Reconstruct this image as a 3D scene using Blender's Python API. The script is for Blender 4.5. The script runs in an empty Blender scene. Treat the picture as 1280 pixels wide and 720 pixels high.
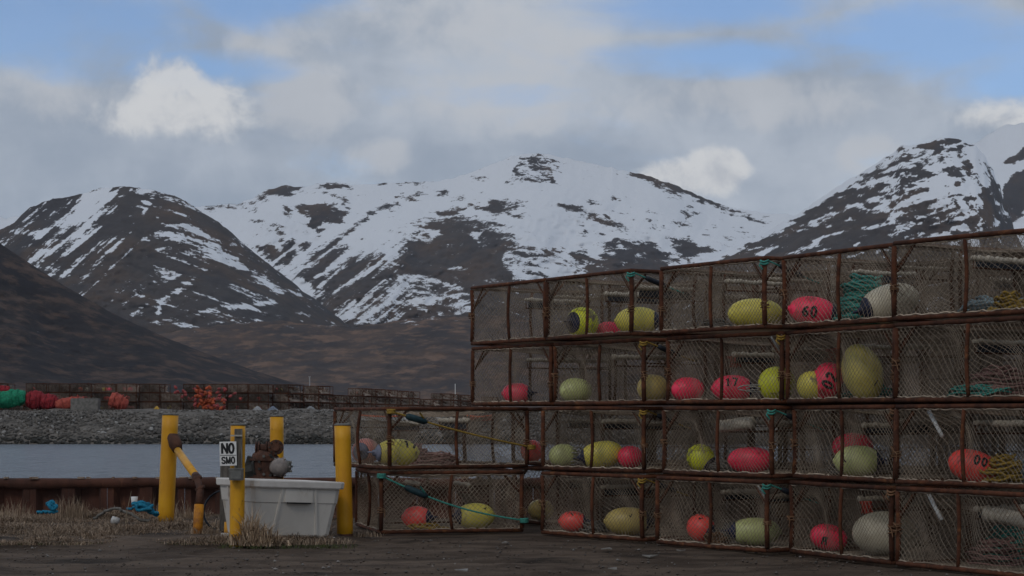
import bpy, math, random
import numpy as np
from mathutils import Vector, Matrix
R = math.radians
random.seed(7)
S = bpy.context.scene
COL = S.collection
F = 2400.0          # focal length in photo pixels (1280 wide)
HZ = 520.0          # horizon row of the photograph
EYE = 1.62

# ------------------------------------------------------------------ camera
cd = bpy.data.cameras.new('camera'); cam = bpy.data.objects.new('camera', cd); COL.objects.link(cam)
cam.location = (0, 0, EYE); cam.rotation_euler = (R(90), 0, 0)
cd.sensor_width = 36; cd.lens = F / 1280 * 36; cd.shift_y = (HZ - 360) / 1280
cd.clip_start = 0.1; cd.clip_end = 30000
S.camera = cam
S.view_settings.view_transform = 'Standard'; S.view_settings.look = 'None'
S.view_settings.exposure = -0.12; S.view_settings.gamma = 1

# ------------------------------------------------------------------ light
SUN_EL, SUN_AZ = R(40), R(205)       # azimuth from +Y towards +X
sd = bpy.data.lights.new('sun', 'SUN'); sun = bpy.data.objects.new('sun', sd); COL.objects.link(sun)
sd.energy = 0.62; sd.angle = R(14); sd.color = (1, .90, .78)
dirv = Vector((math.sin(SUN_AZ) * math.cos(SUN_EL), math.cos(SUN_AZ) * math.cos(SUN_EL), math.sin(SUN_EL)))
sun.rotation_euler = (-dirv).to_track_quat('-Z', 'Y').to_euler()
sun.location = (0, 0, 50)

class NT:
    """small helper for node trees"""
    def __init__(s, tree): s.t = tree; s.n = tree.nodes; s.l = tree.links
    def node(s, typ, **kw):
        n = s.n.new(typ)
        for k, v in kw.items(): setattr(n, k, v)
        return n
    def put(s, sock, v):
        if hasattr(v, 'is_linked') or isinstance(v, bpy.types.NodeSocket): s.l.new(v, sock)
        else: sock.default_value = v
    def m(s, op, a, b=0.0, c=0.0, clamp=False):
        n = s.node('ShaderNodeMath', operation=op, use_clamp=clamp)
        s.put(n.inputs[0], a); s.put(n.inputs[1], b); s.put(n.inputs[2], c)
        return n.outputs[0]
    def vm(s, op, a, b):
        n = s.node('ShaderNodeVectorMath', operation=op)
        s.put(n.inputs[0], a); s.put(n.inputs[1], b)
        return n.outputs[0]
    def noise(s, vec, scale, detail=4, rough=.55, dist=0.0):
        n = s.node('ShaderNodeTexNoise')
        if vec is not None: s.l.new(vec, n.inputs['Vector'])
        n.inputs['Scale'].default_value = scale; n.inputs['Detail'].default_value = detail
        n.inputs['Roughness'].default_value = rough; n.inputs['Distortion'].default_value = dist
        return n.outputs[0]
    def mix(s, f, a, b):
        n = s.node('ShaderNodeMix', data_type='RGBA')
        s.put(n.inputs[0], f); s.put(n.inputs[6], a); s.put(n.inputs[7], b)
        return n.outputs[2]
    def step(s, x, lo, hi):
        n = s.node('ShaderNodeMapRange', interpolation_type='SMOOTHSTEP')
        s.put(n.inputs[0], x); n.inputs[1].default_value = lo; n.inputs[2].default_value = hi
        return n.outputs[0]

W = bpy.data.worlds.new('World'); S.world = W; W.use_nodes = True
q = NT(W.node_tree); q.n.clear()
STR = 0.1
def build_sky():
    sky = q.node('ShaderNodeTexSky', sky_type='NISHITA', sun_disc=False)
    sky.sun_elevation = SUN_EL; sky.sun_rotation = SUN_AZ
    sky.air_density = 1.0; sky.dust_density = 0.2; sky.ozone_density = 2.0
    tc = q.node('ShaderNodeTexCoord'); d = tc.outputs['Generated']
    sp = q.node('ShaderNodeSeparateXYZ'); q.l.new(d, sp.inputs[0])
    az = q.m('ARCTAN2', sp.outputs[0], sp.outputs[1]); el = q.m('ARCSINE', sp.outputs[2])
    u = q.m('MULTIPLY_ADD', az, F, 640); v = q.m('SUBTRACT', HZ, q.m('MULTIPLY', el, F))
    flat = q.vm('MULTIPLY', d, (1, 1, 2.6))
    n1 = q.noise(flat, 11, 7, .6, .3); n2 = q.noise(flat, 6.5, 6, .52, .25); n3 = q.noise(d, 26, 6, .58, .3)
    n1c = q.m('SUBTRACT', n1, .5); n3c = q.m('SUBTRACT', n3, .5); n2c = q.m('SUBTRACT', n2, .5)
    n4c = q.m('SUBTRACT', q.noise(d, 60, 6, .62, .4), .5)
    def ell(u0, v0, ru, rv, amp=1.0):
        a = q.m('DIVIDE', q.m('SUBTRACT', u, u0), ru); b = q.m('DIVIDE', q.m('SUBTRACT', v, v0), rv)
        s2 = q.m('ADD', q.m('MULTIPLY', a, a), q.m('MULTIPLY', b, b))
        return q.m('MULTIPLY', q.m('MAXIMUM', q.m('SUBTRACT', 1, s2), -1.0), amp)
    def union(lst):
        r = lst[0]
        for x in lst[1:]: r = q.m('MAXIMUM', r, x)
        return r
    # openings of blue in the cloud deck
    gaps = union([ell(30, 40, 260, 80), ell(330, 6, 130, 46), ell(250, 92, 120, 24, .7), ell(860, 12, 210, 40),
                  ell(900, 82, 190, 30), ell(1150, 70, 210, 52), ell(1270, 110, 130, 50, .9), ell(560, 122, 150, 14, .35),
                  ell(-500, 60, 300, 60), ell(1900, 120, 320, 70), ell(700, -420, 500, 140)])
    low = q.m('MULTIPLY', q.m('SUBTRACT', q.noise(d, 2.3, 3, .5), .62), 2.2)
    blue = q.step(q.m('ADD', q.m('MAXIMUM', gaps, low), q.m('ADD', q.m('MULTIPLY', n1c, 3.0), q.m('MULTIPLY', n3c, .7))), -.2, 1.15)
    # greys of the deck
    lum = q.step(q.m('ADD', n2, q.m('ADD', q.m('MULTIPLY', n3c, .45), q.m('MULTIPLY', n4c, .12))), .30, .70)
    deck = q.mix(lum, (.345, .405, .495, 1), (.53, .58, .655, 1))
    puff = union([ell(212, 108, 52, 36, 1.0), ell(262, 142, 62, 44, 1.0), ell(178, 158, 74, 26, .9), ell(230, 150, 95, 34, 1),
                  ell(895, 217, 48, 34, 1.5), ell(850, 224, 66, 26, 1.3), ell(1240, 158, 60, 26, .8), ell(-300, 150, 90, 40), ell(1650, 140, 100, 50)])
    pm = q.m('MULTIPLY', q.step(q.m('ADD', puff, q.m('ADD', q.m('MULTIPLY', n3c, 2.6), q.m('MULTIPLY', n4c, 1.3))), .0, 1.05), .93)
    soft = union([ell(385, 130, 75, 50), ell(480, 200, 50, 26), ell(670, 140, 45, 34), ell(1080, 200, 48, 28), ell(560, 30, 150, 60, .8), ell(610, 130, 110, 40, .7), ell(940, 120, 120, 30, .9), ell(1010, 140, 100, 34, .8), ell(800, 140, 90, 30, .7), ell(60, 130, 120, 40, .6), ell(700, 60, 90, 40, .6), ell(330, 55, 130, 30, .6)])
    sm = q.m('MULTIPLY', q.step(q.m('ADD', soft, q.m('ADD', q.m('MULTIPLY', n3c, 3.0), q.m('MULTIPLY', n4c, 1.2))), -.1, .9), .62)
    cloud = q.mix(sm, deck, (.60, .615, .645, 1))
    shade = q.step(q.m('ADD', n3, q.m('MULTIPLY', n4c, .6)), .32, .62)
    white = q.mix(shade, (.56, .58, .62, 1), (.75, .755, .76, 1))
    cloud = q.mix(pm, cloud, white)
    bluem = q.m('MULTIPLY', q.m('MULTIPLY', blue, .86), q.m('SUBTRACT', 1, pm))
    cs = q.vm('SCALE', cloud, (0, 0, 0)); cs.node.inputs[3].default_value = 1 / STR
    skyc = q.vm('MULTIPLY', sky.outputs[0], (.88, .985, 1.19))
    fin = q.mix(bluem, cs, skyc)
    bg = q.node('ShaderNodeBackground'); q.l.new(fin, bg.inputs[0]); bg.inputs[1].default_value = STR
    o = q.node('ShaderNodeOutputWorld'); q.l.new(bg.outputs[0], o.inputs[0])
build_sky()

# ------------------------------------------------------------------ materials
MATS = {}
def mat(name, c1, c2=None, scale=8.0, rough=.7, bump=0.0, bscale=None, metal=0.0, lo=.35, hi=.65, coord='Object',
        c3=None, s3=3.0, t3=.6, rnd=0.0, spec=.3, stretch=(1, 1, 1), detail=5):
    if name in MATS: return MATS[name]
    m = bpy.data.materials.new(name); m.use_nodes = True; k = NT(m.node_tree)
    b = k.n['Principled BSDF']; b.inputs['Roughness'].default_value = rough; b.inputs['Metallic'].default_value = metal
    b.inputs['Specular IOR Level'].default_value = spec
    if coord == 'Position': vec = k.node('ShaderNodeNewGeometry').outputs['Position']
    else: vec = k.node('ShaderNodeTexCoord').outputs[coord]
    vec = k.vm('MULTIPLY', vec, stretch)
    oi = k.node('ShaderNodeObjectInfo')
    if coord != 'Position': vec = k.vm('ADD', vec, k.vm('SCALE', oi.outputs['Location'], (0, 0, 0)))
    c2 = c2 or tuple(x * .7 for x in c1)
    n = k.noise(vec, scale, detail, .6)
    col = k.mix(k.step(n, lo, hi), (*c2, 1), (*c1, 1))
    if c3: col = k.mix(k.step(k.noise(vec, s3, 5, .65), t3, t3 + .12), col, (*c3, 1))
    if rnd:
        hs = k.node('ShaderNodeHueSaturation'); k.l.new(col, hs.inputs['Color'])
        k.l.new(k.m('MULTIPLY_ADD', oi.outputs['Random'], rnd, 1 - rnd / 2), hs.inputs['Value']); col = hs.outputs[0]
    k.l.new(col, b.inputs['Base Color'])
    if bump:
        bn = k.node('ShaderNodeBump'); bn.inputs['Strength'].default_value = bump; bn.inputs['Distance'].default_value = .02
        k.l.new(k.noise(vec, bscale or scale * 3, 5, .6), bn.inputs['Height']); k.l.new(bn.outputs[0], b.inputs['Normal'])
    MATS[name] = m; return m

RUST = mat('rusted_bar', (.10, .034, .015), (.045, .016, .008), 9, .85, .5, 40, c3=(.17, .068, .026), s3=5, t3=.58, rnd=.5)
TWINE = mat('net_twine', (.38, .31, .235), (.2, .155, .115), 3, .9, rnd=.35)
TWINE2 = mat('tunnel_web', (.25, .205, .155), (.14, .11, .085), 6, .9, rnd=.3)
LIP = mat('pale_web_roll', (.58, .52, .42), (.38, .33, .26), 22, .85, .6, 60, stretch=(1, 6, 1))
DARKRUB = mat('dark_rubber', (.018, .024, .035), (.01, .012, .016), 10, .6, .2)
def buoy_mat(name, c, c2, dirt=(.16, .13, .085)):
    return mat(name, c, c2, 5, .42, .12, 18, c3=dirt, s3=5.5, t3=.585, rnd=.12, spec=.45)
BM = {
    'yellow': buoy_mat('yellow_vinyl', (.72, .62, .10), (.62, .53, .085)),
    'lime': buoy_mat('lime_vinyl', (.72, .74, .035), (.62, .64, .03)),
    'pale': buoy_mat('pale_yellow_vinyl', (.70, .60, .17), (.6, .5, .13)),
    'tan': buoy_mat('tan_yellow_vinyl', (.58, .45, .14), (.47, .35, .11)),
    'olive': buoy_mat('faded_green_vinyl', (.55, .58, .24), (.45, .47, .19)),
    'cream': buoy_mat('cream_vinyl', (.62, .56, .42), (.5, .44, .32)),
    'red': buoy_mat('red_vinyl', (.93, .045, .11), (.82, .035, .085), (.3, .035, .04)),
    'coral': buoy_mat('coral_vinyl', (.95, .105, .085), (.82, .08, .065), (.4, .06, .05)),
    'orange': buoy_mat('orange_vinyl', (.9, .14, .04), (.78, .11, .03), (.35, .08, .04)),
    'pink': buoy_mat('faded_pink_vinyl', (.66, .26, .21), (.52, .19, .16)),
}
NAVY = mat('navy_vinyl', (.02, .025, .06), (.012, .014, .03), 6, .5)
GREYBLUE = mat('grey_blue_vinyl', (.17, .18, .24), (.1, .11, .15), 6, .5)
BLACK = mat('black_paint', (.012, .012, .014), (.02, .02, .02), 8, .6)
def rope_mat(n, c): return mat(n, c, tuple(x * .55 for x in c), 60, .85, .5, 150, rnd=.2)
ROPE = {'yellow': rope_mat('yellow_rope', (.42, .27, .05)), 'teal': rope_mat('teal_rope', (.07, .33, .27)),
        'white': rope_mat('white_rope', (.42, .41, .38)), 'pink': rope_mat('pink_rope', (.36, .2, .17)),
        'blue': rope_mat('blue_rope', (.015, .22, .36)), 'grey': rope_mat('grey_rope', (.2, .19, .17)),
        'paleblue': rope_mat('pale_blue_rope', (.28, .36, .38)), 'rust': rope_mat('rusty_twine', (.24, .13, .07)), 'red': rope_mat('red_rope', (.5, .06, .04))}
YPAINT = mat('yellow_paint', (.68, .34, .008), (.55, .25, .008), 3, .5, .15, 30, stretch=(1, 1, .4), c3=(.16, .07, .02), s3=9, t3=.625, spec=.4)
RUSTF = mat('rusted_fitting', (.10, .045, .028), (.045, .022, .016), 7, .85, .7, 30)
GREYM = mat('weathered_grey_metal', (.16, .155, .14), (.1, .097, .088), 9, .75, .4, 30)
WOODG = mat('weathered_grey_wood', (.15, .135, .115), (.085, .075, .065), 8, .9, .5, 30, stretch=(4, 4, .6))
TUB = mat('dirty_white_plastic', (.60, .57, .52), (.51, .48, .435), 2.2, .5, .1, 12, c3=(.33, .275, .21), s3=3.6, t3=.575, spec=.35, stretch=(1, 1, .5))
SHEET = mat('rusted_sheet_pile', (.085, .034, .022), (.045, .02, .014), 3, .9, .6, 20, c3=(.13, .055, .03), s3=5, t3=.6, coord='Position', stretch=(1, 1, .35))
WHITE = mat('white_painted', (.72, .72, .7), (.6, .6, .58), 5, .6)
CONC = mat('weathered_concrete', (.19, .18, .165), (.12, .115, .105), 4, .9, .4, 20)
GREENF = mat('green_net_cloth', (.015, .25, .13), (.008, .13, .07), 6, .8, .6, 20)
REDF = mat('dark_red_net_cloth', (.3, .022, .03), (.16, .014, .02), 5, .8, .6, 20)
SALM = mat('salmon_net_cloth', (.42, .09, .06), (.28, .05, .04), 5, .8, .6, 20, c3=(.5, .3, .25), s3=4, t3=.62)

# ------------------------------------------------------------------ mesh helpers
class MB:
    def __init__(s): s.v = []; s.f = []; s.mi = []
    def add(s, vs, fs, mi=0):
        o = len(s.v); s.v += [tuple(x) for x in vs]
        for f in fs: s.f.append(tuple(i + o for i in f)); s.mi.append(mi)
    def box(s, c, size, rot=None, mi=0, taper=1.0):
        hx, hy, hz = (x / 2 for x in size); vs = []
        for z in (-1, 1):
            t = 1 if z > 0 else taper
            for x, y in ((-1, -1), (1, -1), (1, 1), (-1, 1)):
                p = Vector((x * hx * t, y * hy * t, z * hz))
                if rot: p = rot @ p
                vs.append(p + Vector(c))
        s.add(vs, [(3, 2, 1, 0), (4, 5, 6, 7), (0, 1, 5, 4), (1, 2, 6, 5), (2, 3, 7, 6), (3, 0, 4, 7)], mi)
    def tube(s, pts, r, n=6, closed=False, caps=True, mi=0):
        pts = [Vector(p) for p in pts]; m = len(pts); rr = r if isinstance(r, (list, tuple)) else [r] * m
        vs = []; prev = None
        for i, p in enumerate(pts):
            a = pts[(i - 1) % m] if (closed or i > 0) else p
            b = pts[(i + 1) % m] if (closed or i < m - 1) else p
            t = (b - a)
            t = t.normalized() if t.length > 1e-9 else Vector((0, 0, 1))
            if prev is None:
                ref = Vector((0, 0, 1)) if abs(t.z) < .9 else Vector((1, 0, 0))
                x = t.cross(ref).normalized()
            else:
                x = prev - t * prev.dot(t)
                x = x.normalized() if x.length > 1e-6 else t.orthogonal().normalized()
            prev = x; y = t.cross(x)
            for k in range(n):
                an = 2 * math.pi * k / n
                vs.append(p + (x * math.cos(an) + y * math.sin(an)) * rr[i])
        fs = []
        for i in range(m if closed else m - 1):
            j = (i + 1) % m
            for k in range(n):
                k2 = (k + 1) % n
                fs.append((i * n + k, i * n + k2, j * n + k2, j * n + k))
        if caps and not closed:
            fs.append(tuple(range(n - 1, -1, -1))); fs.append(tuple((m - 1) * n + k for k in range(n)))
        s.add(vs, fs, mi)
    def lathe(s, prof, n=20, axis='Z', M=None, mi=0, jit=0, rng=None):
        """prof: list of (along, radius)"""
        vs = []; fs = []
        for (h, r) in prof:
            for k in range(n):
                a = 2 * math.pi * k / n; rr = r * (1 + (rng.uniform(-jit, jit) if jit else 0))
                p = Vector((rr * math.cos(a), rr * math.sin(a), h)) if axis == 'Z' else Vector((h, rr * math.cos(a), rr * math.sin(a)))
                vs.append(M @ p if M else p)
        L = len(prof)
        for i in range(L - 1):
            for k in range(n):
                k2 = (k + 1) % n; fs.append((i * n + k, i * n + k2, (i + 1) * n + k2, (i + 1) * n + k))
        fs.append(tuple(range(n - 1, -1, -1))); fs.append(tuple((L - 1) * n + k for k in range(n)))
        s.add(vs, fs, mi)
    def mesh(s, name, mats, smooth=False):
        me = bpy.data.meshes.new(name); me.from_pydata(s.v, [], s.f); me.validate()
        for m in (mats if isinstance(mats, (list, tuple)) else [mats]): me.materials.append(m)
        if len(me.polygons) == len(s.mi): me.polygons.foreach_set('material_index', s.mi)
        if smooth: me.polygons.foreach_set('use_smooth', [True] * len(me.polygons))
        me.update(); return me
    def build(s, name, mats, parent=None, smooth=False):
        return link(name, s.mesh(name, mats, smooth), parent)
def link(name, me, parent=None):
    o = bpy.data.objects.new(name, me); COL.objects.link(o)
    if parent is not None: o.parent = parent
    return o
def tag(o, label=None, cat=None, group=None, kind=None):
    if label: o['label'] = label
    if cat: o['category'] = cat
    if group: o['group'] = group
    if kind: o['kind'] = kind
    return o
def empty(name, loc=(0, 0, 0), rz=0.0):
    o = bpy.data.objects.new(name, None); COL.objects.link(o); o.location = loc; o.rotation_euler = (0, 0, rz)
    o.empty_display_size = .2; return o
def copy_tree(o, parent=None):
    c = o.copy(); COL.objects.link(c)
    if parent is not None: c.parent = parent
    for ch in KIDS.get(o.name, []): copy_tree(ch, c)
    return c
KIDS = {}
def reg(root):
    """remember children so that copies are quick"""
    for ch in root.children: KIDS.setdefault(root.name, []).append(ch); reg(ch)
def P(px, py, y):
    """world point seen at a photo pixel, at depth y"""
    return Vector(((px - 640) / F * y, y, EYE - (py - HZ) / F * y))
def GP(px, py):
    """ground point (z = 0) seen at a photo pixel"""
    y = EYE * F / (py - HZ); return Vector(((px - 640) / F * y, y, 0))

# numpy value noise
LAT = {}
def vnoise(x, y, seed=0):
    g = LAT.get(seed)
    if g is None: g = LAT[seed] = np.random.RandomState(seed).rand(256, 256)
    xi = np.floor(x).astype(int); yi = np.floor(y).astype(int); fx = x - xi; fy = y - yi
    fx = fx * fx * (3 - 2 * fx); fy = fy * fy * (3 - 2 * fy)
    a = g[xi & 255, yi & 255]; b = g[(xi + 1) & 255, yi & 255]; c = g[xi & 255, (yi + 1) & 255]; d = g[(xi + 1) & 255, (yi + 1) & 255]
    return (a * (1 - fx) + b * fx) * (1 - fy) + (c * (1 - fx) + d * fx) * fy
def fbm(x, y, seed=0, oct=5, rough=.55):
    r = 0; a = 1; t = 0
    for o in range(oct):
        r = r + a * vnoise(x * 2 ** o + 17.3 * o, y * 2 ** o + 5.1 * o, seed + o); t += a; a *= rough
    return r / t
def grid_mesh(name, X, Y, Z, mats, attrs=None, smooth=True):
    nr, nc = X.shape
    me = bpy.data.meshes.new(name)
    co = np.stack([X, Y, Z], -1).reshape(-1, 3).astype(np.float32)
    idx = np.arange(nr * nc).reshape(nr, nc)
    f = np.stack([idx[:-1, :-1], idx[:-1, 1:], idx[1:, 1:], idx[1:, :-1]], -1).reshape(-1, 4).astype(np.int32)
    me.vertices.add(len(co)); me.vertices.foreach_set('co', co.ravel())
    me.loops.add(f.size); me.loops.foreach_set('vertex_index', f.ravel())
    me.polygons.add(len(f)); me.polygons.foreach_set('loop_start', np.arange(0, f.size, 4, dtype=np.int32))
    me.polygons.foreach_set('loop_total', np.full(len(f), 4, dtype=np.int32))
    me.update(calc_edges=True); me.validate()
    if smooth: me.polygons.foreach_set('use_smooth', [True] * len(f))
    for m in mats: me.materials.append(m)
    for k, v in (attrs or {}).items():
        at = me.attributes.new(k, 'FLOAT', 'POINT'); at.data.foreach_set('value', v.ravel().astype(np.float32))
    return me

# ------------------------------------------------------------------ mountains
def terrain_mat(name, rock1, rock2, rock3, haz=(0, 0, 0), snow=True, sc=.004, grain=.03, stretch=(1, 1, 1)):
    m = bpy.data.materials.new(name); m.use_nodes = True; k = NT(m.node_tree); b = k.n['Principled BSDF']
    b.inputs['Roughness'].default_value = .95; b.inputs['Specular IOR Level'].default_value = .1
    pos = k.vm('MULTIPLY', k.node('ShaderNodeNewGeometry').outputs['Position'], stretch)
    a = k.mix(k.step(k.noise(pos, sc, 6, .6), .36, .64), (*rock1, 1), (*rock2, 1))
    a = k.mix(k.step(k.noise(pos, sc * 2.7, 7, .65), .46, .64), a, (*rock3, 1))
    g = k.step(k.noise(pos, grain, 4, .7), .25, .8)
    a = k.mix(k.m('MULTIPLY', g, .6), a, (*[x * .45 for x in rock1], 1))
    if snow:
        at = k.node('ShaderNodeAttribute', attribute_name='snow')
        fine = k.m('ADD', k.m('SUBTRACT', k.noise(k.vm('MULTIPLY', pos, (1, 1, 2.2)), .028, 6, .68), .5), k.m('MULTIPLY', k.m('SUBTRACT', k.noise(pos, .11, 4, .65), .5), .6))
        f = k.m('ADD', at.outputs['Fac'], k.m('MULTIPLY', fine, 1.7))
        s = k.step(f, -.09, .09)
        sn = k.mix(k.noise(pos, sc * 1.5, 4, .5), (.65, .68, .73, 1), (.75, .77, .80, 1))
        a = k.mix(s, a, sn)
    k.l.new(a, b.inputs['Base Color'])
    bn = k.node('ShaderNodeBump'); bn.inputs['Strength'].default_value = .6; bn.inputs['Distance'].default_value = .25 / sc * .08
    k.l.new(k.noise(pos, grain * .7, 6, .65), bn.inputs['Height']); k.l.new(bn.outputs[0], b.inputs['Normal'])
    return m
def sdf(poly, U, V):
    """signed distance (positive inside) in pixels to a polygon"""
    p = np.array(poly, float); d = np.full(U.shape, 1e9); ins = np.zeros(U.shape, bool)
    for i in range(len(p)):
        a = p[i]; b = p[(i + 1) % len(p)]; e = b - a
        wx = U - a[0]; wy = V - a[1]; t = np.clip((wx * e[0] + wy * e[1]) / max(e @ e, 1e-9), 0, 1)
        d = np.minimum(d, (wx - e[0] * t) ** 2 + (wy - e[1] * t) ** 2)
        c1 = (a[1] > V) != (b[1] > V)
        if abs(e[1]) > 1e-9: ins ^= c1 & (U < e[0] * (V - a[1]) / e[1] + a[0])
    d = np.sqrt(d); return np.where(ins, d, -d)
def z5(l): return [(x / 2.4, 180 + y / 2.4) for x, y in l]
def z6(l): return [(400 + x / 2.4, 170 + y / 2.4) for x, y in l]
def z7(l): return [(880 + x / 3.2, 120 + y / 3.2) for x, y in l]
def paint(Sf, U, V, polys, sign, soft=5.0, top=1.0):
    for p in polys:
        d = np.clip(sdf(p, U, V) / soft, -1, 1) * top
        Sf = np.maximum(Sf, d) if sign > 0 else np.minimum(Sf, -d)
    return Sf
def mountain(name, ridge, u0, u1, d0, d1, du, nv, material, snowfn=None, seed=1, relief=.12, base=524, rough=2.4, dpow=1.0, shear=0.0, kind='structure', ws=46):
    rx = np.array([r[0] for r in ridge], float); ry = np.array([r[1] for r in ridge], float)
    u = np.arange(u0, u1 + du, du); rid = np.interp(u, rx, ry)
    rj = (fbm(u / 9.0, u * 0 + 3.3, seed + 40, 4) - .5) * rough * 2 * np.clip((base - rid) / 60, 0, 1)
    t = np.linspace(0, 1, nv)
    T, U = np.meshgrid(t, u, indexing='ij'); RID = rid[None, :]
    V = base + (RID - base) * T + rj[None, :] * T ** 14
    gul = fbm((U + shear * (V - 300)) / ws, V / 160, seed, 5, .55); gul = 1 - np.abs(gul - .5) * 4
    big = fbm((U + shear * .6 * (V - 300)) / 170, V / 170, seed + 9, 3)
    D = d0 + (d1 - d0) * T ** dpow
    D = D + (d1 - d0) * .035 * (fbm(U / 14 , V / 7, seed + 60, 4) - .5) * np.sin(np.pi * np.clip(T, 0, 1))
    env = np.sin(np.pi * np.clip(T, 0, 1)) ** .7
    D = D + (d1 - d0) * relief * ((gul - .4) * .09 + (big - .5) * 2.2) * env
    a = (U - 640) / F
    X = a * D; Y = D; Z = EYE - (V - HZ) / F * D
    sn = np.zeros_like(U) - 1 if snowfn is None else snowfn(U, V)
    # the far side falls away behind the crest
    tb = np.linspace(.08, 1, 10)[:, None]
    Db = D[-1][None, :] + (d1 - d0) * .9 * tb; Zb = Z[-1][None, :] * (1 - tb ** 1.3) - 2 * tb
    X = np.vstack([X, np.repeat(a[-1:, :], 10, 0) * Db]); Y = np.vstack([Y, Db]); Z = np.vstack([Z, Zb])
    sn = np.vstack([sn, np.repeat(sn[-1:, :], 10, 0)])
    return tag(link(name, grid_mesh(name, X, Y, Z, [material], {'snow': sn})), kind=kind)
def nz(U, V, su, sv, sh, seed, oct=5):
    """noise stretched along a slanted direction; sh = px of shift in u per px in v"""
    return (fbm((U + sh * (V - 300)) / su, V / sv, seed, oct, .62) - .5) * 3.2

def snow_left(U, V):
    s = np.full(U.shape, -.62)
    s = paint(s, U, V, [z5(l) for l in (
        [(52, 268), (120, 282), (215, 205), (250, 150), (330, 133), (362, 150), (300, 205), (240, 240), (150, 252)],
        [(80, 352), (200, 285), (290, 200), (332, 192), (225, 285), (150, 325)],
        [(185, 332), (260, 275), (300, 246), (290, 272), (230, 312)],
        [(165, 408), (230, 345), (347, 260), (340, 282), (260, 340), (190, 400)],
        [(138, 400), (178, 372), (152, 402)], [(318, 322), (354, 298), (330, 320)], [(390, 140), (430, 131), (452, 140), (410, 149)],
        [(320, 205), (355, 175), (350, 195), (330, 212)], [(430, 172), (455, 168), (430, 212)],
        [(470, 508), (476, 468), (556, 416), (580, 406), (560, 432), (492, 472), (476, 512)],
        [(580, 517), (640, 486), (700, 480), (820, 468), (850, 478), (760, 492), (640, 502)],
        [(760, 392), (800, 415), (850, 450), (830, 445), (780, 412)],
        [(390, 508), (440, 488), (420, 505)])], 1, 5.0, .42)
    st = z5([(430, 285), (505, 245), (570, 240), (660, 300), (710, 340), (745, 378), (640, 368), (560, 328), (450, 328), (520, 295)])
    s = np.maximum(s, np.clip(sdf(st, U, V) / 7, -1, -.02))
    for p, k in ((z5([(385, 460), (440, 385), (540, 360), (545, 390), (470, 430), (420, 465)]), -.12), (z5([(640, 420), (720, 405), (800, 430), (850, 475), (640, 480)]), -.2),
                 (z5([(430, 540), (560, 510), (820, 490), (960, 520), (800, 560), (560, 575)]), -.26), (z5([(330, 470), (420, 470), (400, 500)]), -.2)):
        s = np.maximum(s, np.clip(sdf(p, U, V) / 6, -1, 0) + k)
    n1 = nz(U, V, 34, 4.2, .0, 21) ; left = np.clip((190 - U) / 30, 0, 1)
    # streaks run down-left on the west face, along the contour on the east
    nl = nz(U + 1.15 * V, V, 6, 60, 0, 22); nr = nz(U, V - .33 * U, 46, 4.2, 0, 23)
    return s + (.60 * nl * left + .58 * nr * (1 - left)) + .12 * n1 - .10 * np.clip((V - 320) / 40, 0, 1)
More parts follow.
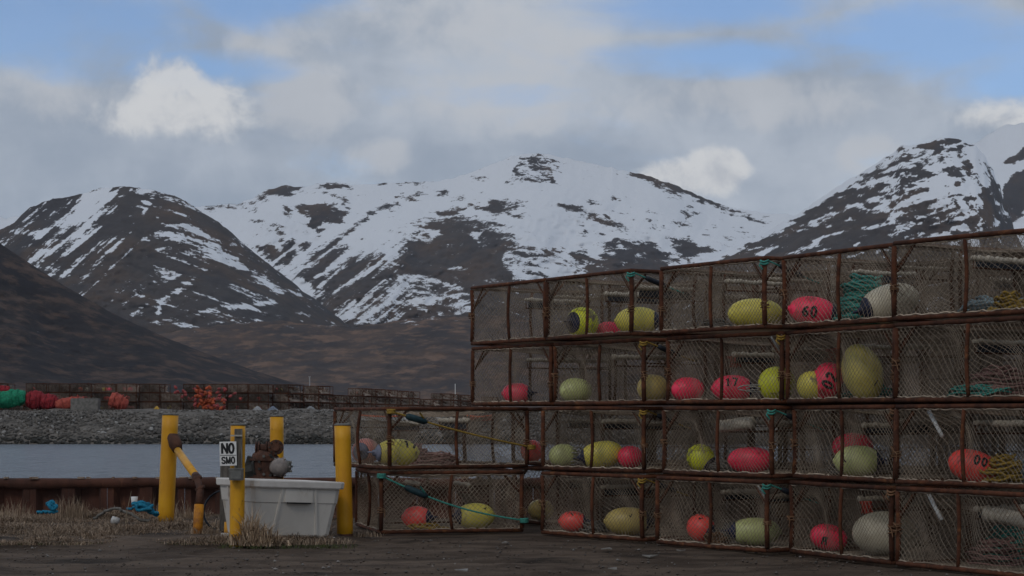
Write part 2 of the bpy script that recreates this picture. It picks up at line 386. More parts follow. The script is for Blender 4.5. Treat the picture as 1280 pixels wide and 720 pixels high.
def snow_mid(U, V):
    s = np.full(U.shape, .74)
    low = [(230, 420), (330, 385), (392, 372), (400, 372), (409, 350), (416, 338), (436, 320), (470, 322), (492, 331), (504, 312), (520, 294), (524, 282), (548, 276), (580, 270), (612, 280), (640, 298),
           (668, 320), (676, 345), (700, 352), (730, 340), (762, 308), (800, 300), (848, 330), (862, 372), (1100, 380), (1100, 620), (230, 620)]
    s = paint(s, U, V, [low], -1, 18.0, .56)
    rocks = [z5(l) for l in (
        [(758, 178), (800, 135), (870, 124), (912, 130), (875, 150), (800, 162)], [(925, 132), (1000, 114), (1062, 122), (980, 139)], [(1140, 122), (1210, 113), (1210, 122)],
        [(843, 185), (862, 182), (880, 212), (862, 216)], [(890, 188), (930, 180), (1000, 176), (1045, 200), (1030, 226), (985, 240), (930, 246), (940, 220), (905, 205)],
        [(1000, 160), (1045, 150), (1040, 165)], [(940, 250), (970, 255), (958, 272)], [(776, 312), (812, 300), (842, 332), (835, 354), (795, 338)], [(832, 258), (850, 262), (845, 285)],
        [(845, 300), (878, 290), (880, 330), (862, 345)], [(905, 300), (930, 302), (915, 315)], [(760, 226), (800, 228), (785, 234)], [(835, 340), (870, 345), (860, 362)], [(620, 187), (720, 180), (700, 190)],
        [(1210, 158), (1130, 204), (1085, 236), (1040, 278), (985, 318), (900, 388), (885, 395), (960, 318), (1035, 268), (1120, 204)],
        [(900, 392), (985, 322), (1040, 300), (1000, 350), (950, 440), (925, 428)])] + [z6(l) for l in (
        [(190, 215), (240, 190), (305, 163), (312, 167), (215, 217)], [(345, 178), (385, 160), (372, 176)], [(395, 192), (440, 172), (425, 188)],
        [(465, 217), (520, 200), (622, 193), (590, 215), (540, 226)], [(575, 240), (620, 225), (600, 250)], [(355, 235), (450, 212), (400, 238)],
        [(718, 205), (760, 212), (850, 250), (945, 288), (880, 278), (790, 238)], [(660, 335), (720, 345), (735, 368), (690, 360)],
        [(745, 350), (800, 345), (830, 375), (770, 378)], [(1036, 312), (1080, 318), (1110, 290), (1130, 320), (1192, 346), (1140, 352), (1105, 388)],
        [(895, 106), (1000, 118), (1100, 158), (1200, 206), (1205, 222), (1085, 172), (950, 124)], [(1200, 212), (1300, 236), (1290, 246), (1200, 222)], [(800, 285), (850, 285), (840, 295)], [(850, 240), (900, 265), (860, 262)], [(1060, 262), (1110, 268), (1080, 272)], [(1090, 225), (1140, 232), (1100, 240)], [(620, 330), (640, 335), (625, 345)], [(185, 140), (270, 138), (340, 134), (300, 143), (200, 145)])]
    s = paint(s, U, V, rocks, -1, 6.0, .42)
    pk = z6([(560, 118), (595, 58), (680, 56), (760, 80), (705, 112), (725, 152), (620, 145), (525, 162)])
    s = np.minimum(s, 1 - np.clip(sdf(pk, U, V) / 6 + .3, 0, 1.0) * 1.0)
    pk2 = z6([(640, 360), (700, 330), (1000, 300), (1070, 390), (640, 440)])
    s = np.minimum(s, np.where(sdf(pk2, U, V) > 0, .25, 1))
    # snow tongues low on the flanks
    tongues = [z5(l) for l in ([(755, 318), (830, 368), (890, 408), (928, 475), (955, 468), (940, 430), (905, 400), (860, 368)], [(1000, 445), (1110, 368), (1200, 330), (1195, 345), (1120, 380)],
                               [(995, 522), (1070, 462), (1060, 478), (1012, 520)], [(1012, 530), (1090, 485), (1060, 530)], [(940, 400), (1010, 365), (1100, 300), (1020, 372)], [(1150, 320), (1200, 285), (1200, 330), (1120, 400), (1160, 350)])] + \
              [z6(l) for l in ([(225, 415), (262, 415), (240, 440)], [(260, 490), (350, 485), (345, 510), (280, 505)], [(30, 530), (100, 485), (60, 520)], [(52, 548), (130, 505), (95, 555)], [(325, 290), (372, 278), (335, 305)], [(430, 290), (480, 290), (470, 306)])]
    s = paint(s, U, V, tongues, 1, 4.0, .42)
    patch = z6([(170, 440), (260, 410), (420, 450), (480, 510), (400, 545), (300, 520), (200, 560), (60, 560), (120, 500)])
    s = np.maximum(s, np.clip(sdf(patch, U, V) / 8, -1, 0) - .1)
    patch = z6([(560, 340), (680, 400), (700, 430), (620, 430), (540, 390)])
    s = np.maximum(s, np.clip(sdf(patch, U, V) / 8, -1, 0) + .05)
    west = np.clip((530 - U) / 40, 0, 1)
    nw = nz(U + 1.3 * V, V, 6, 70, 0, 31); ne = nz(U, V - .25 * U, 24, 5, 0, 33); nb = nz(U, V, 14, 6, 0, 35)
    wlow = west * np.clip((V - 285) / 30, 0, 1)
    return s + .50 * (nw * wlow * 1.05 + (ne * .65 + nb * .6) * (1 - wlow))
def snow_right(U, V):
    s = -.14 + .12 * np.clip((U - 1060) / 120, -1, 1) - .38 * np.clip((U - 1222) / 16, 0, 1) + .7 * nz(U - .55 * V, V, 7, 40, 0, 57) * np.clip((U - 1150) / 60, 0, 1) - .25 * np.clip((V - 250) / 60, -.6, 1)
    s = paint(s, U, V, [z7(l) for l in ([(615, 393), (770, 362), (765, 380), (640, 396)], [(480, 445), (575, 398), (560, 412), (500, 442)], [(740, 290), (830, 275), (840, 300), (760, 305)], [(900, 330), (960, 320), (970, 400), (900, 420)], [(570, 455), (660, 432), (640, 450)],
        [(620, 540), (680, 480), (660, 520)], [(400, 620), (480, 555), (440, 612)], [(200, 640), (270, 605), (240, 640)], [(1095, 440), (1120, 500), (1100, 500)], [(800, 215), (900, 205), (960, 240), (850, 250)])], 1, 4, .6)
    rim = np.interp(U, [850, 915, 960, 1000, 1040, 1092], [332, 308, 289, 264, 237, 206])
    s = np.maximum(s, np.clip(1 - (V - rim) / 9, -1, .7) * (U < 1070) - (U >= 1070))
    s = paint(s, U, V, [z7([(780, 200), (850, 196), (930, 178), (955, 166), (1005, 166), (1050, 190), (960, 195), (880, 212)])], -1, 3, .6)
    return s + 1.35 * (nz(U, V + .30 * (1120 - U) * -1, 26, 5.5, 0, 51) * .55 + nz(U, V, 9, 4, 0, 52) * .3)
def snow_back(U, V):
    s = np.full(U.shape, .8)
    s = paint(s, U, V, [z7([(1180, 500), (1200, 360), (1250, 300), (1330, 270), (1400, 400), (1330, 430), (1230, 515)]), z7([(1200, 262), (1260, 228), (1300, 180), (1340, 210), (1290, 250), (1220, 272)])], -1, 4, .7)
    return s + .6 * nz(U, V + .5 * U, 18, 5, 0, 61)
def snow_foot(U, V):
    rid = np.interp(U, [180, 215, 250, 300, 340, 400, 440, 480, 530, 600, 700], [424, 414, 409, 404, 401, 405, 409, 404, 396, 392, 400])
    return -1.0 + .62 * np.clip(1 - (V - rid) / 22, 0, 1) + .45 * nz(U, V, 30, 4, 0, 91)
def snow_far(U, V): return np.full(U.shape, .6) + nz(U, V, 20, 3, 0, 71) * .5

MROCK = terrain_mat('mountain_rock_snow', (.055, .05, .052), (.076, .064, .058), (.10, .07, .052), sc=.0022, grain=.022)
HROCK = terrain_mat('brown_heath', (.054, .046, .046), (.105, .073, .058), (.19, .12, .084), snow=True, sc=.012, grain=.03, stretch=(1, .5, 3.0))
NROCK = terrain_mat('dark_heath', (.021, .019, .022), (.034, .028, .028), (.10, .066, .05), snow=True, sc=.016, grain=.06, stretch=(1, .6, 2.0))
mountain('mountain_range', [(-700, 300), (-300, 250), (0, 300), (180, 268), (225, 261), (250, 258), (300, 254), (318, 246), (335, 237), (355, 232), (385, 233), (400, 230), (425, 228), (440, 231), (475, 230), (500, 228), (545, 226), (562, 224), (590, 216), (620, 204),
    (640, 195), (660, 192), (690, 193.5), (720, 200), (760, 209), (800, 217), (840, 230), (880, 247), (910, 259), (950, 266), (990, 268), (1040, 272), (1200, 330), (1500, 300), (1900, 380)], -500, 1800, 3600, 5600, 2.0, 190, MROCK, snow_mid, 3, .13, shear=.5)
mountain('west_mountain', [(-500, 330), (-200, 300), (-60, 292), (0, 288), (18, 278), (37, 259), (66, 249), (87, 246), (100, 243), (121, 236), (152, 232), (183, 236), (208, 242), (227, 249), (250, 263), (275, 278), (300, 301), (325, 322), (354, 343), (383, 367), (402, 380), (430, 402), (470, 430), (560, 480), (640, 518)],
    -450, 640, 2900, 4100, 2.0, 190, MROCK, snow_left, 5, .13, shear=.3)
mountain('east_mountain', [(700, 430), (780, 385), (849, 345), (880, 328), (914, 311), (958, 290), (1000, 265), (1042, 237), (1092, 206), (1117, 190), (1127, 182), (1146, 181), (1168, 176), (1177, 172.5), (1192, 172.5), (1204, 176), (1212, 181), (1220, 183), (1227, 191), (1231, 193), (1236, 206), (1241, 210), (1245, 226), (1250, 231), (1254, 250), (1260, 256), (1268, 288), (1300, 350), (1420, 420), (1600, 490)],
    700, 1600, 2700, 4000, 2.0, 190, MROCK, snow_right, 8, .11, shear=-.2)
mountain('far_east_mountain', [(1050, 260), (1150, 230), (1205, 180), (1222, 178), (1236, 167), (1255, 157.5), (1280, 154), (1350, 160), (1500, 200), (1900, 330)], 1050, 1850, 4300, 5600, 3.0, 120, MROCK, snow_back, 12, .1)
mountain('far_west_mountain', [(-400, 260), (-100, 268), (0, 272), (25, 271), (60, 276), (160, 320)], -400, 160, 5900, 6900, 4.0, 60, MROCK, snow_far, 15, .1)
mountain('foothill', [(-300, 470), (100, 440), (180, 424), (215, 414), (250, 409), (300, 404), (340, 401), (400, 405), (440, 409), (480, 404), (530, 396), (600, 392), (700, 400), (900, 420), (1200, 400), (1700, 440)], -300, 1700, 1900, 2800, 2.5, 130, HROCK, snow_foot, 18, .16, shear=.3)
def snow_near(U, V):
    s = np.full(U.shape, -1.2); rid = np.interp(U, [0, 60, 110], [305, 345, 375])
    return s + np.clip(1 - np.abs(V - rid - 14) / 8, 0, 1) * (U < 60) * .55 + .9 * nz(U - .9 * V, V, 40, 5, 0, 81)
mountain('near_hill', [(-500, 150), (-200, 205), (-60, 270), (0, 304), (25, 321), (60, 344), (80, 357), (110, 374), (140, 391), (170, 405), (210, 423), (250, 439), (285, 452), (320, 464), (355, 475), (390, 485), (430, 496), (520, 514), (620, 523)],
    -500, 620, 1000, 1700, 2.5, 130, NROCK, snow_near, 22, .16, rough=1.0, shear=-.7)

# ------------------------------------------------------------------ ground, water, far shore
def grounds():
    def axis(lo, a, b, hi, fine, nout):
        mid = np.arange(a, b, fine); l = a - (a - lo) * (np.linspace(1, 0, nout, endpoint=False)) ** 2.2; r = b + (hi - b) * np.linspace(0, 1, nout) ** 2.2
        return np.concatenate([l, mid, r])
    x = axis(-400, -12, 11, 400, .07, 26)
    ymid = np.arange(13, 30.62, .07); y = np.concatenate([13 - 300 * np.linspace(1, 0, 20, endpoint=False) ** 2.2, ymid, [30.66]])
    X, Y = np.meshgrid(x, y)
    near = ((np.abs(X) < 16) & (Y > 10)).astype(float)
    Z = (fbm(X / 1.6, Y / .9, 90, 5) - .5) * .085 + (fbm(X / .22, Y / .22, 95, 3) - .5) * .022
    Z += -np.clip(fbm(X / 4.0, Y / .55, 99, 3) - .55, 0, 1) * .12 * (Y < 24) + (fbm(X / .45, Y / .5, 103, 4) - .5) * .06 * (Y < 25)
    # the grass strip lies on a low lip above the track
    lipw = np.clip((Y - 24.0 - (fbm(X / .7, X * 0, 97, 3) - .5) * .5) / .35, 0, 1) * np.clip((-1.9 - X) / .5, 0, 1)
    Z = Z - .02 + .06 * lipw
    # levelled where the gear stands
    Z = np.where((X > -3.4) & (Y > 19) & (X * 1.25 + Y > 23.6), np.minimum(Z, .0) * .5 - .004, Z)
    g = bpy.data.materials.new('dark_dirt'); g.use_nodes = True; k = NT(g.node_tree); b = k.n['Principled BSDF']
    pos = k.node('ShaderNodeNewGeometry').outputs['Position']
    st = k.vm('MULTIPLY', pos, (.55, 1.25, 1))
    c = k.mix(k.step(k.noise(st, 1.6, 7, .62), .35, .66), (.062, .044, .032, 1), (.135, .099, .074, 1))
    c = k.mix(k.step(k.noise(st, .9, 6, .6, .4), .54, .68), c, (.027, .020, .015, 1))
    c = k.mix(k.step(k.noise(pos, 26, 3, .7), .64, .78), c, (.115, .098, .083, 1))
    c = k.mix(k.m('MULTIPLY', k.step(k.noise(pos, 60, 2, .6), .58, .7), .4), c, (.022, .018, .015, 1))
    k.l.new(c, b.inputs['Base Color']); b.inputs['Roughness'].default_value = .93; b.inputs['Specular IOR Level'].default_value = .15
    bn = k.node('ShaderNodeBump'); bn.inputs['Strength'].default_value = .8; bn.inputs['Distance'].default_value = .05
    k.l.new(k.noise(pos, 16, 7, .7), bn.inputs['Height']); k.l.new(bn.outputs[0], b.inputs['Normal'])
    tag(link('ground', grid_mesh('ground', X, Y, Z, [g])), kind='structure')
    # water
    w = bpy.data.materials.new('harbour_water'); w.use_nodes = True; k = NT(w.node_tree); b = k.n['Principled BSDF']
    k.l.new(k.mix(k.noise(k.vm('MULTIPLY', k.node('ShaderNodeNewGeometry').outputs['Position'], (.35, 1.2, 1)), .8, 5, .65), (.12, .142, .17, 1), (.19, .212, .24, 1)), b.inputs['Base Color']); b.inputs['Roughness'].default_value = .22; b.inputs['IOR'].default_value = 1.33  # paler streaks in the base colour imitate light caught by wind ripples
    pos = k.node('ShaderNodeNewGeometry').outputs['Position']
    bn = k.node('ShaderNodeBump'); bn.inputs['Strength'].default_value = 1.0; bn.inputs['Distance'].default_value = 1.1
    h = k.m('ADD', k.noise(k.vm('MULTIPLY', pos, (1, .8, 1)), 1.5, 4, .6, .3), k.m('MULTIPLY', k.noise(pos, .35, 3, .5), 3.2))
    k.l.new(h, bn.inputs['Height']); k.l.new(bn.outputs[0], b.inputs['Normal'])
    xs = np.linspace(-900, 900, 60); ys = np.concatenate([[31.0], np.linspace(40, 176, 30)])
    X, Y = np.meshgrid(xs, ys)
    tag(link('water', grid_mesh('water', X, Y, X * 0 - .80, [w])), kind='structure')
    # far shore: a gravel bank and the flat land behind it
    xs = np.concatenate([np.linspace(-900, -70, 40, endpoint=False), np.arange(-70, 60, .8), np.linspace(60, 900, 40)])
    yy = np.array([155, 161, 163, 164, 165, 166, 167, 168, 169, 170, 171, 172, 173, 174, 175, 176, 177, 178, 180, 184, 200, 260, 400, 800, 1600, 3500, 9000.])
    zz = np.array([-4, -2.4, -1.5, -1.1, -.7, -.35, .0, .35, .65, .9, 1.15, 1.4, 1.6, 1.8, 1.95, 2.05, 2.12, 2.15, 2.16, 2.15, 2.1, 2.1, 2.1, 2.1, 2.1, 2.1, 2.1])
    X, Y = np.meshgrid(xs, yy); Z = np.repeat(zz[:, None], len(xs), 1) + (fbm(X / 2.5, Y / 2, 130, 4) - .5) * .5 * ((Y > 160) & (Y < 182))
    gm = mat('grey_gravel', (.145, .128, .11), (.085, .076, .066), .9, .95, .6, 3, coord='Position', c3=(.2, .19, .18), s3=2.2, t3=.62)
    tag(link('far_shore', grid_mesh('far_shore', X, Y, Z, [gm])), kind='structure')
    # riprap stones
    rng = random.Random(5); mb = MB()
    ico = [(0, 0, 1), (.894, 0, .447), (.276, .851, .447), (-.724, .526, .447), (-.724, -.526, .447), (.276, -.851, .447), (.724, .526, -.447), (-.276, .851, -.447), (-.894, 0, -.447), (-.276, -.851, -.447), (.724, -.526, -.447), (0, 0, -1)]
    icf = [(0, 1, 2), (0, 2, 3), (0, 3, 4), (0, 4, 5), (0, 5, 1), (1, 6, 2), (2, 7, 3), (3, 8, 4), (4, 9, 5), (5, 10, 1), (6, 7, 2), (7, 8, 3), (8, 9, 4), (9, 10, 5), (10, 6, 1), (11, 7, 6), (11, 8, 7), (11, 9, 8), (11, 10, 9), (11, 6, 10)]
    for i in range(11000):
        y = rng.uniform(164.5, 177.5); x = rng.uniform(-58, 20); t = (y - 164.5) / 13
        if rng.random() < max(0, t - .55) * 1.7: continue
        z = float(np.interp(y, yy, zz)); r = rng.uniform(.085, .23) * (1.2 - .75 * t) * (1.6 if rng.random() < .05 else 1); wet = z < -.25 + rng.uniform(-.2, .2)
        Mx = Matrix.Rotation(rng.uniform(0, 6), 3, 'Z') @ Matrix.Rotation(rng.uniform(0, 6), 3, 'X')
        sc = Vector((rng.uniform(.7, 1.5), rng.uniform(.7, 1.1), rng.uniform(.5, .9)))
        vs = [Mx @ Vector((p[0] * sc.x * r * rng.uniform(.8, 1.15), p[1] * sc.y * r, p[2] * sc.z * r * rng.uniform(.8, 1.15))) + Vector((x, y, z + .05)) for p in ico]
        mb.add(vs, icf, 3 if wet else (0 if rng.random() < .66 else (1 if rng.random() < .8 else 2)))
    st = [mat('grey_stone', (.145, .131, .116), (.08, .073, .065), .9, .9, .4, 6, coord='Position'), mat('dark_stone', (.085, .077, .069), (.05, .046, .042), 1.2, .9, .4, 6, coord='Position'), mat('pale_stone', (.32, .31, .29), (.2, .19, .18), 1.2, .9, .4, 6, coord='Position'), mat('wet_weedy_stone', (.035, .032, .026), (.02, .019, .016), 1.2, .7, .4, 6, coord='Position')]
    tag(mb.build('riprap', st), 'band of grey riprap stones along the far bank', 'rocks', kind='stuff')
grounds()

# bulkhead of steel sheet piles
def bulkhead():
    t = tag(empty('bulkhead', (0, 30.75, 0)), 'rusty brown sheet pile bulkhead with rolled cap along the water', 'retaining wall')
    pw = .62; a = MB()
    pr = [(0, 0), (.10, 0), (.17, .16), (.45, .16), (.52, 0), (.615, 0)]
    vs = []; fs = []
    for z in (.50, -2.2):
        vs += [(x, y, z) for x, y in pr]
    for z in (.50, -2.2):
        vs += [(x, y + .02, z) for x, y in pr]
    n = len(pr)
    for i in range(n - 1):
        fs.append((i, i + n, i + 1 + n, i + 1)); fs.append((2 * n + i, 2 * n + i + 1, 3 * n + i + 1, 3 * n + i)); fs.append((i, i + 1, 2 * n + i + 1, 2 * n + i))
    a.add(vs, fs)
    me = a.mesh('sheet_pile', SHEET)
    for k in range(32):
        o = link('sheet_pile', me, t); o.location = (-10.2 + k * pw, random.uniform(-.015, .015), random.uniform(-.012, .012))
    b = MB(); pts = [(-10.3 + i * .5, .02 + random.uniform(-.015, .015), .545 + .012 * math.sin(i * .9) + random.uniform(-.01, .01)) for i in range(42)]
    b.tube(pts, [.085 + random.uniform(-.012, .012) for _ in pts], 8); b.build('cap_rail', SHEET, t, True)
    c = MB()
    for i in range(60):
        x = random.uniform(-10, 8); c.box((x, -.03 + random.uniform(-.03, .06), .63), (random.uniform(.03, .14), .05, .03), Matrix.Rotation(random.uniform(-.3, .3), 3, 'Z'))
    c.build('scale_flakes', mat('pale_scale', (.3, .24, .19), (.14, .08, .05), 12, .9), t)['kind'] = 'stuff'
bulkhead()

# ------------------------------------------------------------------ crab pots
PW, PH = 1.98, .87
def net_strands(mb, fn, w, h, cw, ch, r, seed, nseg=.17, sides=3):
    """diamond netting over a w x h panel; fn(u, v) -> 3D point"""
    slope = ch / cw
    rng = random.Random(seed)
    n = int((w + h / slope) / cw) + 2
    for sgn in (1, -1):
        for i in range(-int(h / slope / cw) - 1, int(w / cw) + int(h / slope / cw) + 2):
            u0 = i * cw + (cw * .5 if sgn < 0 else 0)
            # line u = u0 + sgn * v / slope, v in 0..h
            lo, hi = 0.0, h
            if sgn > 0: lo = max(lo, -u0 * slope); hi = min(hi, (w - u0) * slope)
            else: lo = max(lo, (u0 - w) * slope); hi = min(hi, u0 * slope)
            if hi - lo < .02: continue
            L = (hi - lo) * math.hypot(1, 1 / slope); m = max(2, int(L / nseg) + 1)
            pts = []
            for j in range(m + 1):
                v = lo + (hi - lo) * j / m; u = u0 + sgn * v / slope
                pts.append(fn(min(max(u, 0), w), v))
            mb.tube(pts, r, sides, caps=False)
def warp(u, v, s): return .5 * math.sin(u * 3.1 + s) * math.sin(v * 4.3 + s * 1.7) + .3 * math.sin(u * 7.3 + v * 3 + s * 2.3)
def make_pot(seed):
    rng = random.Random(seed); root = empty('crab_pot'); w = PW; h = PH
    zb, zt = .034, h - .034; r = .025
    def sagged(a, b, k, nn=6):
        a = Vector(a); b = Vector(b); j = Vector((rng.uniform(-1, 1), rng.uniform(-1, 1), rng.uniform(-.35, .35)))
        return [a.lerp(b, i / nn) + j * k * math.sin(math.pi * i / nn) for i in range(nn + 1)]
    cor = [(0, 0), (w, 0), (w, w), (0, w)]
    for nm, z in (('bottom_frame', zb), ('top_frame', zt)):
        m = MB()
        for i in range(4):
            a = cor[i]; b = cor[(i + 1) % 4]
            m.tube(sagged((*a, z), (*b, z), .016), .0265, 8)
        m.build(nm, RUST, root, True)
    # whipped edges of the netting round the rails
    m = MB()
    for z, s in ((zb + .02, 1), (zt - .02, -1)):
        for i in range(4):
            a = Vector((*cor[i], z)); b = Vector((*cor[(i + 1) % 4], z)); L = 46
            pts = [a.lerp(b, j / L) + Vector((rng.uniform(-.008, .008), rng.uniform(-.008, .008), s * rng.uniform(-.004, .018))) for j in range(L + 1)]
            m.tube(pts, .010, 4)
    m.build('net_lashing', TWINE, root)
    for i in range(4):
        m = MB(); m.tube(sagged((*cor[i], zb + .026), (*cor[i], zt - .026), .014, 4), .0295, 8); m.build('corner_post', RUST, root, True)
    for i in range(4):
        a = Vector((*cor[i], 0)); b = Vector((*cor[(i + 1) % 4], 0)); c = a.lerp(b, .5 + rng.uniform(-.03, .03))
        m = MB(); m.tube(sagged((c.x, c.y, zb + .026), (c.x, c.y, zt - .026), .036, 6), .022, 7); m.build('side_post', RUST, root, True)
    for i in range(4):
        a = Vector((*cor[i], 0)); b = Vector((*cor[(i + 1) % 4], 0)); d = (b - a).normalized(); nrm = Vector((-d.y, d.x, 0)) * .03
        m = MB(); m.tube(sagged(a + d * .01 + nrm + Vector((0, 0, zt - .30)), a + d * .26 + nrm + Vector((0, 0, zt - .015)), .006, 3), .016, 6); m.build('corner_brace', RUST, root, True)
        m = MB(); m.tube(sagged(b - d * .01 + nrm + Vector((0, 0, zt - .30)), b - d * .26 + nrm + Vector((0, 0, zt - .015)), .006, 3), .016, 6); m.build('corner_brace', RUST, root, True)
    # netting
    tw = .0026
    for i in range(4):
        a = Vector((*cor[i], 0)); b = Vector((*cor[(i + 1) % 4], 0)); d = (b - a).normalized(); nin = Vector((-d.y, d.x, 0)); s = rng.uniform(0, 9); bl = rng.uniform(.03, .10)
        def fn(u, v, a=a, d=d, nin=nin, s=s, bl=bl):
            e = math.sin(math.pi * u / w) * math.sin(math.pi * v / (zt - zb)); k = warp(u, v, s) * e
            return a + d * (u + .21 * k) + nin * (bl * e + .05 * k) + Vector((0, 0, zb + v + .21 * k))
        m = MB(); net_strands(m, fn, w, zt - zb, .061, .067, tw, seed * 10 + i); m.build('side_net', TWINE, root)
    for nm, z, sag in (('bottom_net', zb, .0), ('top_net', zt - .004, .10)):
        s = rng.uniform(0, 9)
        def fn(u, v, z=z, s=s, sag=sag):
            e = math.sin(math.pi * u / w) * math.sin(math.pi * v / w); k = warp(u * .6, v * .6, s) * e
            return Vector((u + .05 * k, v + .05 * k, z - sag * e * (1 + .3 * k)))
        m = MB(); net_strands(m, fn, w, w, .10, .11, .0030, seed * 10 + 7, .25); m.build(nm, TWINE, root)
    # inner tension bars
    m = MB()
    for zz in (.30, .58):
        m.tube(sagged((.02, w - .02, zz), (w - .02, w - .02, zz + rng.uniform(-.05, .05)), .015), .008, 5)
    m.build('tension_bar', RUST, root)
    # two tunnels entering from the sides
    for sx in (-1, 1):
        xc = w / 2 + sx * .36; y0, y1 = w / 2 - .46, w / 2 + .46; za, zc = .535 + rng.uniform(-.03, .03), .645 + rng.uniform(-.03, .02)
        xs_ = 0.04 if sx < 0 else w - .04
        t = MB()
        def quadnet(A, B, C, D2, s, cw=.11, ch=.12):
            A, B, C, D2 = map(Vector, (A, B, C, D2)); wd = (B - A).length; hh = ((D2 - A).length + (C - B).length) / 2
            def fn(u, v):
                p = u / wd; qv = v / hh
                e = math.sin(math.pi * qv); return A.lerp(B, p).lerp(D2.lerp(C, p), qv) + Vector((0, 0, -.05 * e + .02 * warp(u, v, s) * e))
            net_strands(t, fn, wd, hh, cw, ch, .0027, 1, .25)
        quadnet((xs_, .05, zb), (xs_, w - .05, zb), (xc, y1, za), (xc, y0, za), rng.uniform(0, 9))
        quadnet((xs_, .05, zt), (xs_, w - .05, zt), (xc, y1, zc), (xc, y0, zc), rng.uniform(0, 9))
        quadnet((xs_, .05, zb), (xs_, .05, zt), (xc, y0, zc), (xc, y0, za), 2)
        quadnet((xs_, w - .05, zb), (xs_, w - .05, zt), (xc, y1, zc), (xc, y1, za), 2)
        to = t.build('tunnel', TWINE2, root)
        e = MB(); pts = [(xc, y0, za), (xc, y0, zc), (xc, y1, zc), (xc, y1, za)]
        e.tube(pts, .011, 6, closed=True); e.build('tunnel_eye', RUST, to)
        e = MB(); L = 26; rr = rng.uniform(.022, .036)
        e.tube([(xc + rng.uniform(-.006, .006), y0 - .02 + (y1 - y0 + .04) * j / L, zc + .015 + rng.uniform(-.008, .006)) for j in range(L + 1)], [rr * rng.uniform(.8, 1.25) * (1.1 if j % 2 else .85) for j in range(L + 1)], 9)
        e.build('web_roll', LIP, to, True)
        # dark sheet standing in for the shaded open slit under the roll
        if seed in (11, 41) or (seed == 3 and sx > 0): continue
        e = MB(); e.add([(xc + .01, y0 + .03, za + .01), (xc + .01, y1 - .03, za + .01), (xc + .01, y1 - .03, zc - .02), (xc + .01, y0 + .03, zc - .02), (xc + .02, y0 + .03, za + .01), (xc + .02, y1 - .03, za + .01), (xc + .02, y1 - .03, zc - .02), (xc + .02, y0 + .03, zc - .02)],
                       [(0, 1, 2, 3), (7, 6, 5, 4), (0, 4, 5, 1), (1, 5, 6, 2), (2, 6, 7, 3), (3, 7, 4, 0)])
        e.build('slit_shade', DARKRUB, to)
    # lashings twisted round the front posts
    for cx, zz in ((0, rng.uniform(.25, .45)), (w, rng.uniform(.2, .4))):
        pts = []; zc = zz
        for j in range(30):
            zc += abs(rng.gauss(0, .006)) - .0015; rl = .040 + rng.uniform(0, .012); pts.append((cx + rl * math.cos(j * .8), rl * math.sin(j * .8), zc))
        pts += [(cx + .05, -.05, zc - .04), (cx + rng.uniform(-.02, .09), -.05, zc - .13)]
        m = MB(); m.tube(pts, .0065, 4)
        m.build('post_lashing', ROPE['rust'], root)
    return root
def door_tie(root, colr, strap=True, length=.5, top=.80, seed=0, side=1):
    """knotted rope and rubber strap that hold the door shut"""
    rng = random.Random(seed); x = PW - .01 if side > 0 else .01
    m = MB()
    for lp in range(2):
        m.tube([(x + .046 * math.cos(a), .046 * math.sin(a), top - .03 * lp + .01 * math.sin(2 * a)) for a in [i * 2 * math.pi / 10 for i in range(10)]], .012, 5, closed=True)
    m.tube([(x, -.04, top), (x - .02, -.06, top - .05), (x + .03 * side, -.05, top - .1)], .010, 5)
    o = m.build('door_tie', ROPE[colr], root, True)
    if strap:
        # runs back along the side of the pot
        a = Vector((x + .04, .04, top)); b = a + Vector((.02, length, -.16)); m = MB()
        m.tube([a, a.lerp(b, .35), b, b + Vector((0, .25, -.07))], .010, 5); m.build('tie_rope', ROPE[colr], o)
        m = MB(); m.tube([a.lerp(b, .3), a.lerp(b, .4), a.lerp(b, .9), b], [.02, .034, .034, .02], 8); m.build('rubber_strap', DARKRUB, o, True)
    return o

protos = []
for sd_ in (3, 11, 29, 41, 57):
    p = make_pot(sd_); protos.append(p); reg(p)
used = set()
def corner_yaw(pl, zl, pr, wide, near=True):
    xl = (pl - 640) / F * zl; a = (pr - 640) / F
    A = a * a + 1; B = -2 * (a * xl + zl); C = xl * xl + zl * zl - wide * wide
    disc = max(B * B - 4 * A * C, 0)
    zr = (-B + (-1 if near else 1) * math.sqrt(disc)) / (2 * A)
    return xl, math.atan2(zr - zl, a * zr - xl)
class Pot: pass
POTS = {}
def place_pot(key, x, y, yaw, level, k, label, group, sx=1.0):
    pr = protos[k % 5]
    if k % 5 in used: o = copy_tree(pr)
    else: o = pr; used.add(k % 5)
    z = level * (PH + .006)
    o.location = (x, y, z + .006); o.rotation_euler = (0, 0, yaw); o.scale = (sx, sx, 1)
    tag(o, label, 'crab pot', group)
    q_ = Pot(); q_.o = o; q_.O = Vector((x, y)); q_.ex = Vector((math.cos(yaw), math.sin(yaw))); q_.ey = Vector((-math.sin(yaw), math.cos(yaw))); q_.z = z + .006; q_.yaw = yaw; q_.s = sx
    POTS[key] = q_; return q_

